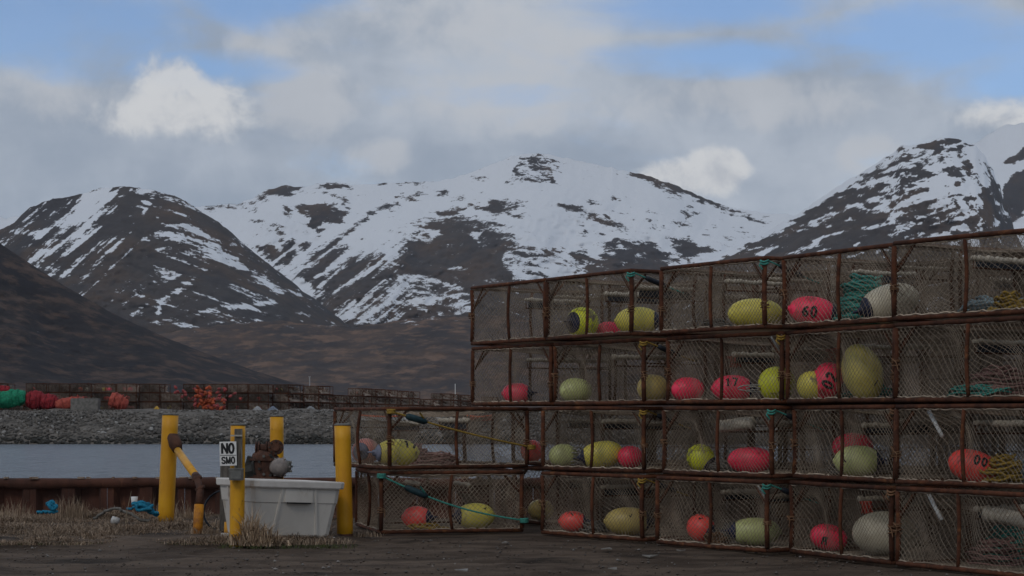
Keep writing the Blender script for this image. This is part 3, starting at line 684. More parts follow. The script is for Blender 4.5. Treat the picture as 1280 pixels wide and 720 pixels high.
TABLE = {  # column: depth of left corner, then (left px, right px, mid?) from the top row down
    'A': (27.8, [(590, 682, 0), (591, 689, 0)]),
    'B': (26.1, [(684, 789, 0), (694, 805, 0), (679, 805, 0), (678, 803, 0)]),
    'C': (24.15, [(827, 956, 0), (835, 977, 0), (830, 965, 0), (822, 959, 0)]),
    'D': (22.5, [(980, 1118, 0), (985, 1119, 0), (993, 1119, 0), (989, 1115, 0)]),
    'E': (20.6, [(1118, 1208, 1), (1120, 1206, 1), (1121, 1205, 1), (1122, 1200, 1)]),
}
GW = 'crab pots stacked in the big wall'
LAB = {
 'A1': 'empty rusty crab pot at the far left end of the top row',
 'A2': 'rusty crab pot with one red buoy, at the far left end of the second row',
 'B1': 'top row crab pot holding a lime buoy and a pale yellow buoy',
 'B2': 'second row crab pot with a dim olive and a tan buoy',
 'B3': 'third row crab pot with a fat tipped-up yellow buoy and a faded red one',
 'B4': 'ground level crab pot with a coral and a tan buoy, next to the low stack',
 'C1': 'top row crab pot whose only buoy is a long yellow one by the right post',
 'C2': 'second row crab pot with two red buoys, white rope loops and a lime buoy',
 'C3': 'third row crab pot with a lime ball and a red buoy under a web roll',
 'C4': 'ground level crab pot with a coral ball and a long faded green buoy',
 'D1': 'top row crab pot with a red numbered buoy and a heap of teal rope',
 'D2': 'second row crab pot with an upright red buoy beside a tall pale yellow one',
 'D3': 'third row crab pot with a faded green blue-ended buoy in front of a red one',
 'D4': 'ground level crab pot with a red buoy and a huge cream buoy',
 'E1': 'top row crab pot at the right edge with pale blue and yellow rope inside',
 'E2': 'second row crab pot at the right edge holding pink and teal rope, no buoy',
 'E3': 'third row crab pot at the right edge with an orange buoy marked 00',
 'E4': 'ground level crab pot at the right edge with a pale web roll and no buoy',
}
BACKW = {'B': 'behind the leftmost full stack', 'C': 'behind the second full stack', 'D': 'behind the third full stack', 'E': 'behind the stack at the right edge'}
LEVW = {0: 'on the ground', 1: 'second up', 2: 'second from top', 3: 'topmost'}
ki = 0
for c, (zl, rows) in TABLE.items():
    for i, (pl, pr, mid) in enumerate(rows):
        x, yaw = corner_yaw(pl, zl, pr, PW * (.5 if mid else 1)); lvl = 3 - i
        place_pot(f'{c}{i+1}', x, zl, yaw, lvl, ki, LAB[f'{c}{i+1}'], GW); ki += 1
# second file of pots behind, seen through the netting
for c in 'BCDE':
    for i in range(4):
        p = POTS[f'{c}{i+1}']; O = p.O + p.ey * (PW + .09) + p.ex * random.uniform(-.04, .04)
        place_pot(f'{c}b{i+1}', O.x, O.y, p.yaw + random.uniform(-.02, .02), 3 - i, ki + 1, f'rusty back file crab pot, {LEVW[3-i]}, {BACKW[c]}', 'crab pots in the back file'); ki += 1
for i in (2, 3):
    place_pot(f'G{i+1}', .02, 28.85, R(-50), 3 - i, ki, ('upper' if i == 2 else 'lower') + ' rusty crab pot in the gap behind the low stack', GW); ki += 1
# low stack on the left
xl = (476 - 640) / F * 26.1
place_pot('L4', xl, 26.1, R(14), 0, 1, 'lower crab pot of the low left stack, with a teal tie rope', 'crab pots of the low left stack')
place_pot('L3', (487 - 640) / F * 26.05, 26.05, R(26), 1, 2, 'upper crab pot of the low left stack, holding the buoy marked 17', 'crab pots of the low left stack', 1.05)
for key, colr in (('B1', 'teal'), ('B2', 'yellow'), ('B3', 'yellow'), ('B4', 'yellow'), ('C1', 'teal'), ('C2', 'yellow'), ('C3', 'teal'), ('C4', 'teal'), ('D1', 'grey'), ('D3', 'rust'), ('D4', 'rust')):
    door_tie(POTS[key].o, colr, key in ('B1', 'B2', 'B3', 'C1', 'C3', 'C4', 'B4'), seed=hash(key) % 99)
# slim pale hinge rods that hang inside some of the doors
for key in ('C2', 'C4', 'E4', 'E3'):
    x = PW - .30 if key[0] == 'C' else .35
    m = MB(); m.tube([(x, .12, .80), (x + .17, .16, .52)], .022, 8); m.build('door_rod', WHITE, POTS[key].o, True)
# big pale rolls of tunnel web
def big_roll(key, x0, x1, y, z, r=.06, tilt=0):
    m = MB(); L = 30; rng = random.Random(hash(key) % 97)
    m.tube([(x0 + (x1 - x0) * j / L, y + .05 * math.sin(j * .2), z + tilt * j / L + rng.uniform(-.005, .005)) for j in range(L + 1)], [r * (.5 if j in (0, L) else (1.06 if j % 3 else .9)) for j in range(L + 1)], 10)
    m.build('web_bundle', LIP, POTS[key].o, True)
big_roll('E4', .95, 1.85, .35, .60, .075, -.05); big_roll('C3', .78, 1.45, .22, .61, .075, .05); big_roll('E3', .9, 1.9, .5, .66, .035)

# ------------------------------------------------------------------ buoys
def prof_r(x, L, Rr, e=2.3):
    t = min(abs(x) / (L / 2), 1); return Rr * (1 - t ** e) ** (1 / 2.0)
GLYPH = {'0': [[(.5 + .32 * math.cos(a), .5 + .5 * math.sin(a)) for a in [i * 2 * math.pi / 14 for i in range(15)]]],
         '1': [[(.3, .75), (.55, 1), (.55, 0)]], '7': [[(.1, 1), (.9, 1), (.4, 0)]],
         '6': [[(.8, .95), (.4, .75), (.18, .35), (.3, .05), (.6, 0), (.82, .2), (.75, .45), (.45, .5), (.22, .35)]],
         '2': [[(.15, .8), (.35, 1), (.7, .95), (.8, .7), (.15, 0), (.85, 0)]],
         'v': [[(0, .6), (.35, .2), (.9, 1)]], 'l': [[(0, 1), (.9, .1)]], 'n': [[(.1, 0), (.15, .9), (.6, .95), (.75, 0)], [(.15, .5), (.7, .5)]]}
def buoy(colr, L, D, cap=1, capmat=NAVY, mark=None, e=2.3, mlong=0.0, mang=0.0, msize=.14, mflip=1):
    Rr = D / 2; n = 26; prof = []
    for i in range(n + 1):
        a = math.pi * i / n; x = -math.cos(a) * L / 2 * .9996
        prof.append((x, max(prof_r(x, L, Rr, e), .004)))
    m = MB(); m.lathe(prof, 24, 'X'); o = m.build('buoy', BM[colr], None, True)
    # moulded end with a rope eye
    if cap:
        s = 1 if cap > 0 else -1
        def cp(f): x = f * L / 2; return (s * x, prof_r(x, L, Rr, e) + .006)
        pf = [cp(.78), cp(.85), cp(.91), cp(.95), cp(.98), (s * (L / 2 + .006), Rr * .24), (s * (L / 2 + .03), Rr * .2), (s * (L / 2 + .04), Rr * .10)]
        pf[0] = (pf[0][0], pf[0][1] - .004)
        if s < 0: pf = pf[::-1]
        m = MB(); m.lathe(pf, 20, 'X'); c = m.build('end_cap', capmat, o, True)
        m = MB(); m.tube([(s * (L / 2 + .045) + .045 * math.cos(a), .045 * math.sin(a), .01) for a in [i * 2 * math.pi / 10 for i in range(10)]], .013, 6, closed=True); m.build('rope_eye', capmat, c, True)
        s2 = -s
        m = MB(); m.lathe(sorted([(s2 * (L / 2 - .012), .035), (s2 * (L / 2 + .008), .03), (s2 * (L / 2 + .012), .012)]), 12, 'X'); m.build('fill_plug', BM[colr], o, True)
    if mark:
        m = MB(); wch = msize * .8
        tot = wch * len(mark); half = .017 * msize / .14
        for ci, ch in enumerate(mark):
            for st in GLYPH[ch]:
                pts = []
                for j in range(len(st) - 1):
                    for t in range(4): pts.append((st[j][0] + (st[j + 1][0] - st[j][0]) * t / 4, st[j][1] + (st[j + 1][1] - st[j][1]) * t / 4))
                pts.append(st[-1]); vs = []; fs = []
                P2 = [(mlong + mflip * ((ci * wch + a * wch * .85) - tot / 2), (b - .5) * msize * mflip) for a, b in pts]
                for j, (a, b) in enumerate(P2):
                    a0, b0 = P2[max(j - 1, 0)]; a1, b1 = P2[min(j + 1, len(P2) - 1)]; tx, ty = a1 - a0, b1 - b0; l = math.hypot(tx, ty) or 1; nx, ny = -ty / l * half, tx / l * half
                    for dr, (xx, yy) in ((.003, (a + nx, b + ny)), (.006, (a, b)), (.003, (a - nx, b - ny))):
                        rr = prof_r(xx, L, Rr, e) + dr; an = mang + yy / Rr
                        vs.append((xx, -rr * math.cos(an), rr * math.sin(an)))
                for j in range(len(P2) - 1):
                    fs += [(j * 3, j * 3 + 1, j * 3 + 4, j * 3 + 3), (j * 3 + 1, j * 3 + 2, j * 3 + 5, j * 3 + 4)]
                m.add(vs, fs)
        m.build('painted_mark', BLACK, o)
    return o
def put_buoy(o, key, px, d, D, label, yaw=0, pitch=0, roll=0, dz=0.0, keep=0, grp='buoys stowed in the crab pots', lift=None):
    p = POTS[key]; a = (px - 640) / F
    while True:
        O = p.O + p.ey * d; x = (a * O.y - O.x) / (p.ex.x - a * p.ex.y)
        if keep or x > .22 or d <= D / 2 + .06: break
        d -= .03
    if not .1 < x / p.s < PW - .1: print('buoy outside', key, px, round(x, 2))
    x = min(max(x, .16), PW * p.s - .16); c = O + p.ex * x
    o.location = (c.x, c.y, p.z + .04 + (lift if lift is not None else D / 2) + dz)
    o.rotation_euler = (R(roll), R(pitch), R(yaw)); tag(o, label, 'buoy', grp)
    return o
B_ = [  # colour, pot, px, depth inside, length, diameter, label, kw
 ('lime', 'B1', 728, .45, .44, .43, 'round lime buoy in the top row pot left of the pale yellow buoy', dict(yaw=40), dict(cap=-1)),
 ('red', 'B1', 762, 1.0, .40, .24, 'small red buoy peeping out behind the lime one in the top row', dict(yaw=10), {}),
 ('yellow', 'B1', 797, .35, .58, .36, 'pale yellow buoy with black end by the right post, left part of the top row', dict(yaw=-10), dict(cap=1)),
 ('yellow', 'C1', 944, .30, .66, .36, 'long yellow buoy lying across the post, middle of the top row', dict(yaw=-5), dict(cap=0)),
 ('red', 'D1', 1016, .42, .56, .34, 'red buoy marked 60 in the top row beside teal rope', dict(yaw=-8, pitch=8), dict(cap=1, mark='60', mang=-.1, mlong=-.03, msize=.12)),
 ('cream', 'D1', 1112, .42, .70, .42, 'large cream buoy behind teal rope in the top row', dict(yaw=12, pitch=-16), dict(cap=-1)),
 ('red', 'A2', 646, .5, .42, .30, 'red buoy with black end alone in the second row, at the far left', dict(yaw=-6), dict(cap=1)),
 ('olive', 'B2', 717, .8, .46, .34, 'dim olive buoy in the leftmost full stack, second row', dict(yaw=20), dict(cap=0)),
 ('tan', 'B2', 816, .30, .42, .36, 'tan buoy against the right post in the second row', dict(yaw=30), dict(cap=0)),
 ('red', 'C2', 859, .4, .42, .31, 'red buoy behind dense netting, left one of the second row pair', dict(yaw=5), dict(cap=0)),
 ('red', 'C2', 916, .42, .52, .33, 'red buoy with black end inside a white rope loop, second row', dict(yaw=-3), dict(cap=1, mark='17', mang=.5, mlong=-.02, msize=.11)),
 ('lime', 'C2', 971, .35, .46, .42, 'bright lime buoy tucked at the right post in the second row', dict(yaw=35), dict(cap=0)),
 ('yellow', 'D2', 1003, .5, .36, .35, 'yellow buoy with rusty lashing seen through dense netting, second row', dict(yaw=20), dict(cap=0)),
 ('red', 'D2', 1033, .42, .46, .36, 'upright red numbered buoy leaning on the tall pale yellow one', dict(yaw=10, pitch=-62, lift=.23), dict(cap=0, mark='02', mang=.1, msize=.13)),
 ('pale', 'D2', 1078, .5, .68, .47, 'tall pale yellow buoy standing on end in the second row', dict(yaw=10, pitch=72, lift=.32), dict(cap=0, e=1.75, mark='l', mang=.2, mlong=.15, msize=.07)),
 ('pink', 'L3', 457, 1.66, .42, .38, 'faded pink buoy beside the buoy marked 17', dict(yaw=70, keep=1), dict(cap=-1, capmat=GREYBLUE)),
 ('yellow', 'L3', 496, .4, .62, .38, 'yellow buoy marked 17 in the low left stack', dict(yaw=16), dict(cap=-1, capmat=GREYBLUE, mark='17', mang=.75, mlong=.17, msize=.13)),
 ('coral', 'G3', 652, .35, .36, .34, 'coral buoy in the gap behind the low left stack', dict(yaw=70), dict(cap=0)),
 ('olive', 'B3', 704, .55, .40, .32, 'olive buoy behind rope at the left post, third row', dict(yaw=20), dict(cap=0)),
 ('yellow', 'B3', 752, .40, .58, .36, 'fat yellow buoy tipped up, third row next to the low stack', dict(yaw=-5, pitch=-10), dict(cap=-1)),
 ('red', 'B3', 788, .62, .36, .30, 'faded red buoy right of the fat yellow one, third row', dict(yaw=30), dict(cap=0)),
 ('lime', 'C3', 876, .4, .36, .34, 'lime ball buoy with dark rope end, third row', dict(yaw=-30, pitch=35), dict(cap=1)),
 ('red', 'C3', 938, .45, .56, .32, 'red buoy under the pale web roll, third row', dict(yaw=-10), dict(cap=0)),
 ('red', 'D3', 1066, .9, .50, .34, 'red buoy behind the faded green one, third row', dict(yaw=10, dz=.16), dict(cap=0)),
 ('olive', 'D3', 1072, .42, .54, .36, 'faded green buoy with blue end, third row', dict(yaw=-6), dict(cap=1, mark='l', mang=.1, mlong=-.16, msize=.07)),
 ('coral', 'E3', 1216, .42, .52, .34, 'orange red buoy marked 00 at the right edge', dict(yaw=-10, pitch=16), dict(cap=0, mark='00', mang=.5, mlong=.06, msize=.10)),
 ('coral', 'L4', 521, .5, .42, .32, 'coral buoy in the lower pot of the low left stack', dict(yaw=-14), dict(cap=1)),
 ('yellow', 'L4', 594, .35, .56, .36, 'yellow buoy with dark end in the lower pot of the low left stack', dict(yaw=14), dict(cap=-1, mark='v', mang=.7, mlong=.12, msize=.06)),
 ('tan', 'G4', 676, .5, .4, .32, 'dull tan buoy in the dark gap behind the low stack', dict(yaw=20), dict(cap=0)),
 ('coral', 'B4', 716, .42, .38, .28, 'coral buoy at ground level in the leftmost full stack', dict(yaw=-6), dict(cap=1, mark='l', mang=.8, msize=.06)),
 ('tan', 'B4', 785, .38, .62, .37, 'tan buoy at ground level right of a coral one', dict(yaw=-3), dict(cap=1, mark='v', mang=.45, mlong=.04, msize=.06)),
 ('coral', 'C4', 876, .40, .36, .34, 'coral ball buoy at ground level, middle of the wall', dict(yaw=-35, pitch=25), dict(cap=1, mark='v', mang=.9, msize=.06)),
 ('olive', 'C4', 944, .42, .62, .34, 'long faded green buoy at ground level, middle of the wall', dict(yaw=-3), dict(cap=-1)),
 ('red', 'D4', 1036, .42, .44, .31, 'red buoy left of the huge cream one at ground level', dict(yaw=-5, pitch=14), dict(cap=0, mark='n', mang=-.3, mlong=-.04, msize=.1)),
 ('cream', 'D4', 1106, .50, .74, .50, 'huge cream buoy at ground level near the right edge', dict(yaw=-24), dict(cap=0)),
]
for colr, key, px, d, L, D, lab, kp, kb in B_:
    put_buoy(buoy(colr, L, D, **kb), key, px, d, D, lab, **kp)

# ------------------------------------------------------------------ ropes
def rope_pile(name, colr, key, px, d, rx, ry, h, n, label, seed, r=.011, lift=0.0, cat='rope'):
    rng = random.Random(seed); p = POTS[key]; O = p.O + p.ey * d; a = (px - 640) / F
    x = (a * O.y - O.x) / (p.ex.x - a * p.ex.y); c = O + p.ex * min(max(x, rx * .6), PW - rx * .6); m = MB()
    for i in range(n):
        t = i / max(n - 1, 1); zc = .04 + h * t; f = (1 - .55 * t ** 1.5) * rng.uniform(.7, 1); tl = rng.uniform(-.25, .25); ph = rng.uniform(0, 6)
        ox, oy = rng.uniform(-.05, .05), rng.uniform(-.05, .05); cnt = 16
        m.tube([(ox + f * rx * math.cos(a2) * (1 + .1 * math.sin(3 * a2 + ph)), oy + f * ry * math.sin(a2), max(.015, zc + tl * f * rx * math.cos(a2 + ph) + .015 * math.sin(4 * a2 + ph))) for a2 in [j * 2 * math.pi / cnt for j in range(cnt)]], r, 5, closed=True)
    o = m.build(name, ROPE[colr], None, True); o.location = (c.x, c.y, p.z + .02 + lift); o.rotation_euler = (0, 0, p.yaw)
    return tag(o, label, cat, 'rope coils stowed in the pots')
rope_pile('rope_coil', 'teal', 'D1', 1082, .42, .40, .30, .50, 46, 'heap of teal rope beside the red buoy in the top row', 1, .016)
rope_pile('rope_coil', 'pink', 'D1', 1056, .9, .2, .2, .25, 14, 'pinkish rope coil behind the teal heap in the top row', 2)
rope_pile('rope_coil', 'paleblue', 'E1', 1240, .7, .42, .3, .16, 18, 'pale blue rope heap in the top row at the right edge', 3, .014)
rope_pile('rope_coil', 'yellow', 'E1', 1262, .45, .22, .2, .2, 12, 'yellow rope heap in the top row at the right edge', 4, .014)
rope_pile('rope_coil', 'teal', 'E2', 1225, .6, .4, .3, .12, 16, 'teal rope coil low in the second row at the right edge', 5)
rope_pile('rope_coil', 'pink', 'E2', 1250, .8, .45, .35, .3, 22, 'pink rope heap in the second row at the right edge', 6, .012)
rope_pile('rope_coil', 'yellow', 'E3', 1255, .55, .24, .22, .26, 20, 'yellow rope bundle right of the buoy marked 00', 7, .013)
rope_pile('rope_coil', 'paleblue', 'E3', 1272, .9, .3, .3, .2, 14, 'pale blue rope coil right of the yellow bundle in the third row', 8)
rope_pile('rope_coil', 'pink', 'E4', 1245, .9, .4, .3, .22, 18, 'pinkish rope heap at ground level at the right edge', 9)
rope_pile('rope_coil', 'teal', 'E4', 1262, 1.2, .36, .3, .35, 16, 'teal rope heap behind the web roll at ground level, right edge', 10)
rope_pile('rope_coil', 'pink', 'L3', 545, .8, .36, .3, .14, 26, 'pinkish rope coil right of the buoy marked 17', 11, .012)
rope_pile('rope_coil', 'pink', 'L3', 522, 1.0, .18, .2, .26, 16, 'upright pinkish rope hank behind the buoy marked 17', 12, .012)
rope_pile('rope_coil', 'white', 'C2', 940, .12, .24, .05, .02, 2, 'white rope loop in front of the red buoy, second row', 13, .008, .0)
rope_pile('rope_coil', 'grey', 'C3', 905, .5, .25, .2, .1, 12, 'grey rope tangle between lime and red buoys, third row', 14, .009)
rope_pile('rope_coil', 'white', 'B3', 715, .35, .26, .2, .3, 6, 'whitish rope loops at the left post, third row', 15, .009)
rope_pile('rope_coil', 'grey', 'B4', 745, .5, .22, .2, .12, 12, 'greyish rope tangle between coral and tan buoys at ground level', 16, .009)
rope_pile('rope_coil', 'grey', 'D3', 1025, .5, .26, .22, .18, 10, 'grey rope tangle left of the faded green buoy, third row', 17, .009)
rope_pile('rope_coil', 'grey', 'C1', 880, .7, .3, .25, .14, 10, 'pale grey rope tangle left of the long yellow buoy', 18, .009)
rope_pile('rope_coil', 'yellow', 'L4', 535, .3, .3, .2, .05, 6, 'yellow rope loops in front of the coral buoy, low stack', 19, .009)
rope_pile('rope_coil', 'rust', 'C4', 895, .3, .18, .14, .1, 10, 'brown rope tangle below the coral ball at ground level', 20, .009)
rope_pile('rope_coil', 'grey', 'C4', 918, .7, .3, .25, .2, 14, 'mauve grey rope heap behind the long faded green buoy', 21, .011)
rope_pile('rope_coil', 'teal', 'D2', 1045, .95, .35, .25, .46, 18, 'teal and grey rope behind the upright red buoy', 22, .012)
# the vertical white loop
loop = bpy.data.objects['rope_coil.012']; loop.rotation_euler = (R(80), 0, POTS['C2'].yaw + .6); loop.location.z += .2
# red flags of web in three pots
for nm, key, px, d, z in (('C2', 'C2', 917, .7, .60), ('D4', 'D4', 1082, .5, .62), ('D2', 'D2', 1040, .9, .66)):
    p = POTS[key]; O = p.O + p.ey * d; a = (px - 640) / F; x = (a * O.y - O.x) / (p.ex.x - a * p.ex.y); c = O + p.ex * x
    m = MB(); rng = random.Random(3)
    for i in range(14):
        b0 = Vector((rng.uniform(-.09, .09), rng.uniform(-.03, .03), 0)); m.tube([b0, b0 + Vector((rng.uniform(-.04, .04), 0, -.05)), b0 + Vector((rng.uniform(-.08, .08), 0, -.12))], .013, 4)
    m.tube([(-.11, 0, 0), (.11, 0, .01)], .016, 5)
    o = m.build('rag', ROPE['red']); o.location = (c.x, c.y, p.z + z); o.rotation_euler = (0, 0, p.yaw)
    tag(o, {'C2': 'red rag hanging in the second row pot with two red buoys', 'D4': 'red rag hanging above the huge cream buoy', 'D2': 'red rag hanging above the upright red buoy'}[nm], 'rag')
# long tie ropes of the low stack
def tie_line(colr, a, b, s0, s1, label, sag):
    a = Vector(a); b = Vector(b); n = 18
    pt = lambda t: a.lerp(b, t) + Vector((0, 0, -sag * math.sin(math.pi * t)))
    t = empty('tie_line', a); tag(t, label, 'rope')
    m = MB(); m.tube([pt(i / n) - a for i in range(n + 1)], .014, 6)
    for e, pp in ((0, a), (1, b)):
        for lp in range(3): m.tube([(pp - a) + Vector((.05 * math.cos(g), .05 * math.sin(g), .02 * lp - .02)) for g in [i * .628 for i in range(10)]], .015, 5, closed=True)
    m.tube([pt(s1) - a, pt(s1 - .05) - a + Vector((0, -.03, .10)), pt(s1 - .02) - a + Vector((0, -.03, .02))], .012, 5)
    m.build('rope', ROPE[colr], t, True)
    m = MB(); k = [s0 + (s1 - s0) * f for f in (0, .12, .5, .88, 1)]
    m.tube([pt(f) - a for f in k], [.02, .045, .048, .045, .02], 9); m.build('rubber_strap', mat('dark_teal_rubber', (.018, .05, .06), (.01, .025, .03), 10, .6), t, True)
pL3, pL4 = POTS['L3'], POTS['L4']
def on(p, x, y, z): c = p.O + p.ex * x * p.s + p.ey * y * p.s; return Vector((c.x, c.y, p.z + z))
tie_line('yellow', on(pL3, .0, -.05, .80), on(pL3, PW + .05, -.03, .30), .10, .25, 'yellow tie rope slanting across the upper low-stack pot, with dark strap', .03)
tie_line('teal', on(pL4, .0, -.05, .80), on(pL4, PW + .02, -.05, .17), .16, .32, 'teal tie rope slanting across the lower low-stack pot, with dark strap', .10)

# ------------------------------------------------------------------ bollards, tub, pump, sign
def bollard(base, top, dia, label, extra=None, cap=True):
    base = Vector(base); top = Vector(top); t = tag(empty('bollard', base), label, 'bollard', 'yellow pipe bollards'); d = top - base
    m = MB(); n = 8; m.tube([d * (i / n) - (Vector((0, 0, .1)) if i == 0 else Vector()) for i in range(n + 1)], dia / 2, 24); m.build('pipe', YPAINT, t, True)
    m = MB(); m.tube([d * 1.0005, d * 1.0 + Vector((0, 0, .018)), d + Vector((0, 0, .03))], [dia / 2 * 1.03, dia / 2 * 1.03, dia / 2 * .8], 24); m.build('pipe_cap', GREYM, t, True)
    return t
bA = GP(207, 656); tA = P(213, 519, bA.y)
b1 = bollard(bA, tA, .24, 'tall yellow bollard leaning beside a rusty elbow fitting, leftmost')
b2y = 24.08; b2 = bollard(((296 - 640) / F * b2y, b2y, 0), P(297.5, 532, b2y), .185, 'yellow bollard carrying the no smoking sign in front of the white tub')
b3 = bollard(((346 - 640) / F * 28, 28, 0), P(346, 521, 28), .20, 'yellow bollard behind the rusty pump')
b4y = 25.6; b4 = bollard(((431.5 - 640) / F * b4y, b4y, 0), P(428, 532, b4y), .215, 'yellow bollard at the right end of the white tub')
# rusty base shoe on the right bollard
m = MB(); m.tube([(0, 0, -.1), (0, 0, .05)], .112, 20); m.build('base_shoe', RUSTF, b4, True)
# braced pipe left: elbow on the bollard, sloping yellow pipe, rusty joint, short stub in the grass
def brace():
    y = bA.y - .16; t = tag(empty('brace_pipe', (P(247, 672, 25.6).x, 25.6, 0)), 'bent yellow pipe with rusty joints bracing the leftmost bollard', 'pipe'); o = t.location
    A = P(217, 548, y); B_1 = P(222, 563, y - .12); C = P(246, 597, 26.0); D = P(250.5, 612, 25.8); E = P(249, 630, 25.7); G = Vector((P(246.5, 672, 25.6).x, 25.6, 0))
    m = MB(); m.tube([A + Vector((-.07, .02, .03)) - o, A - o, A.lerp(B_1, .5) - o, B_1 - o], [.05, .095, .10, .072], 14); m.build('elbow', RUSTF, t, True)
    m = MB(); m.tube([B_1 - o, C - o], .055, 16); m.build('sloping_pipe', YPAINT, t, True)
    m = MB(); m.tube([C.lerp(B_1, .06) - o, C - o, C.lerp(D, .5) - o, D - o, E - o], [.058, .06, .045, .05, .056], 14)
    for f in (.1, .9):
        c = C.lerp(D, f) - o; m.tube([c + Vector((-.01, 0, .02)), c + Vector((.01, 0, -.02))], .070, 14)
    m.build('pipe_joint', RUSTF, t, True)
    m = MB(); m.tube([E.lerp(G, .02) - o, G.lerp(E, .5) - o, Vector((G.x, G.y, -.1)) - o], .066, 16); m.build('upright_stub', mat('rust_stained_yellow_paint', (.55, .22, .01), (.2, .07, .02), 5, .6, .3, 30), t, True)
brace()
# thin yellow stub at the left edge of the tub
m = MB(); m.tube([(0, 0, -.05), (.01, 0, .2)], .045, 12); o = m.build('pipe_stub', YPAINT, None, True); o.location = GP(279.5, 673) + Vector((0, .3, 0)); tag(o, 'short yellow pipe stub at the left corner of the white tub', 'pipe')
# sign and its hardware on bollard 2
def sign():
    y = b2y - .12
    pt = tag(empty('sign_channel', P(296, 598, y)), 'weathered grey channel and box strapped to the sign bollard', 'bracket'); o = pt.location
    m = MB(); a, b = P(290, 537, y), P(290, 587, y)
    c = (P(298.2, 536, y) + P(298.2, 588, y)) / 2 - o; m.box(c, (.09, .06, (588 - 536) / F * y)); m.build('channel', WOODG, pt)
    for px_ in (294.4, 302.6):
        m = MB(); m.box((P(px_, 562, y) - o) + Vector((0, -.035, 0)), (.014, .02, .5)); m.build('flange', GREYM, pt)
    m = MB(); m.box(P(296, 544.5, y) - o + Vector((0, -.045, 0)), (.15, .028, .02)); m.build('strap_band', mat('pale_strap', (.4, .38, .33)), pt)
    m = MB(); m.box(P(296, 593, y) - o + Vector((0, -.04, 0)), (.165, .12, .14)); bx = m.build('junction_box', GREYM, pt)
    m = MB(); m.box(P(296, 586, y) - o + Vector((0, -.04, 0)), (.18, .13, .012)); m.box(P(296, 593, y) - o + Vector((0, -.105, 0)), (.13, .012, .10)); m.build('box_lid', mat('grey_box_lid', (.2, .195, .18), (.13, .13, .12), 9), bx)
    # grey timber behind
    m = MB(); tz = P(283.5, 576, y + 2.2)
    m.box((0, 0, tz.z / 2), (.16, .12, tz.z), None, 0, 1.12)
    w = m.build('timber_post', WOODG); w.location = (tz.x, y + 2.2, 0); tag(w, 'weathered grey timber post behind the no smoking sign', 'post')
    s = tag(empty('no_smoking_sign', P(285.2, 567, y - .055)), 'small white no smoking sign with black letters on the yellow bollard', 'sign')
    ww, hh = 21 / F * y, 30 / F * y; s.rotation_euler = (0, R(-1.5), 0)
    m = MB(); m.box((0, 0, 0), (ww, .006, hh)); pl = m.build('plate', mat('white_sign_face', (.78, .78, .76), (.66, .65, .62), 12, .5), s)
    m = MB(); m.box((0, -.0045, -.022), (ww * .96, .003, .006)); m.build('divider_line', BLACK, s)
    LET = {'N': [[(0, 0), (0, 1), (1, 0), (1, 1)]], 'O': GLYPH['0'], 'S': [[(.92, .84), (.7, .98), (.3, .98), (.06, .8), (.15, .6), (.5, .5), (.85, .4), (.94, .2), (.7, .02), (.3, .02), (.06, .16)]], 'M': [[(0, 0), (0, 1), (.5, .05), (1, 1), (1, 0)]]}
    for txt, zc, hgt, wid, th in (('NO', .066, .115, ww * .80, .0135), ('SMO', -.083, .078, ww * .84, .0085)):
        cw_ = wid / len(txt)
        for ci, ch in enumerate(txt):
            m = MB()
            for st in LET[ch]:
                k_ = 1.35 if ch == 'O' else 1.0
                pts = [Vector((-wid / 2 + cw_ * (ci + .5 + ((a_ - .5) * .74 * k_)), 0, zc + (b_ - .5) * hgt)) for a_, b_ in st]
                for j in range(len(pts) - 1):
                    p_, q2 = pts[j], pts[j + 1]; d_ = (q2 - p_).normalized(); n_ = Vector((-d_.z, 0, d_.x)) * th; p_ = p_ - d_ * th * .6; q2 = q2 + d_ * th * .6; y_ = -.0045 - .0003 * (j % 3)
                    vs = [p_ + n_, q2 + n_, q2 - n_, p_ - n_]; m.add([(v_.x, y_ - .0015, v_.z) for v_ in vs] + [(v_.x, -.0025, v_.z) for v_ in vs], [(0, 1, 2, 3), (7, 6, 5, 4), (0, 4, 5, 1), (1, 5, 6, 2), (2, 6, 7, 3), (3, 7, 4, 0)])
            m.build('letter', BLACK, s)
sign()
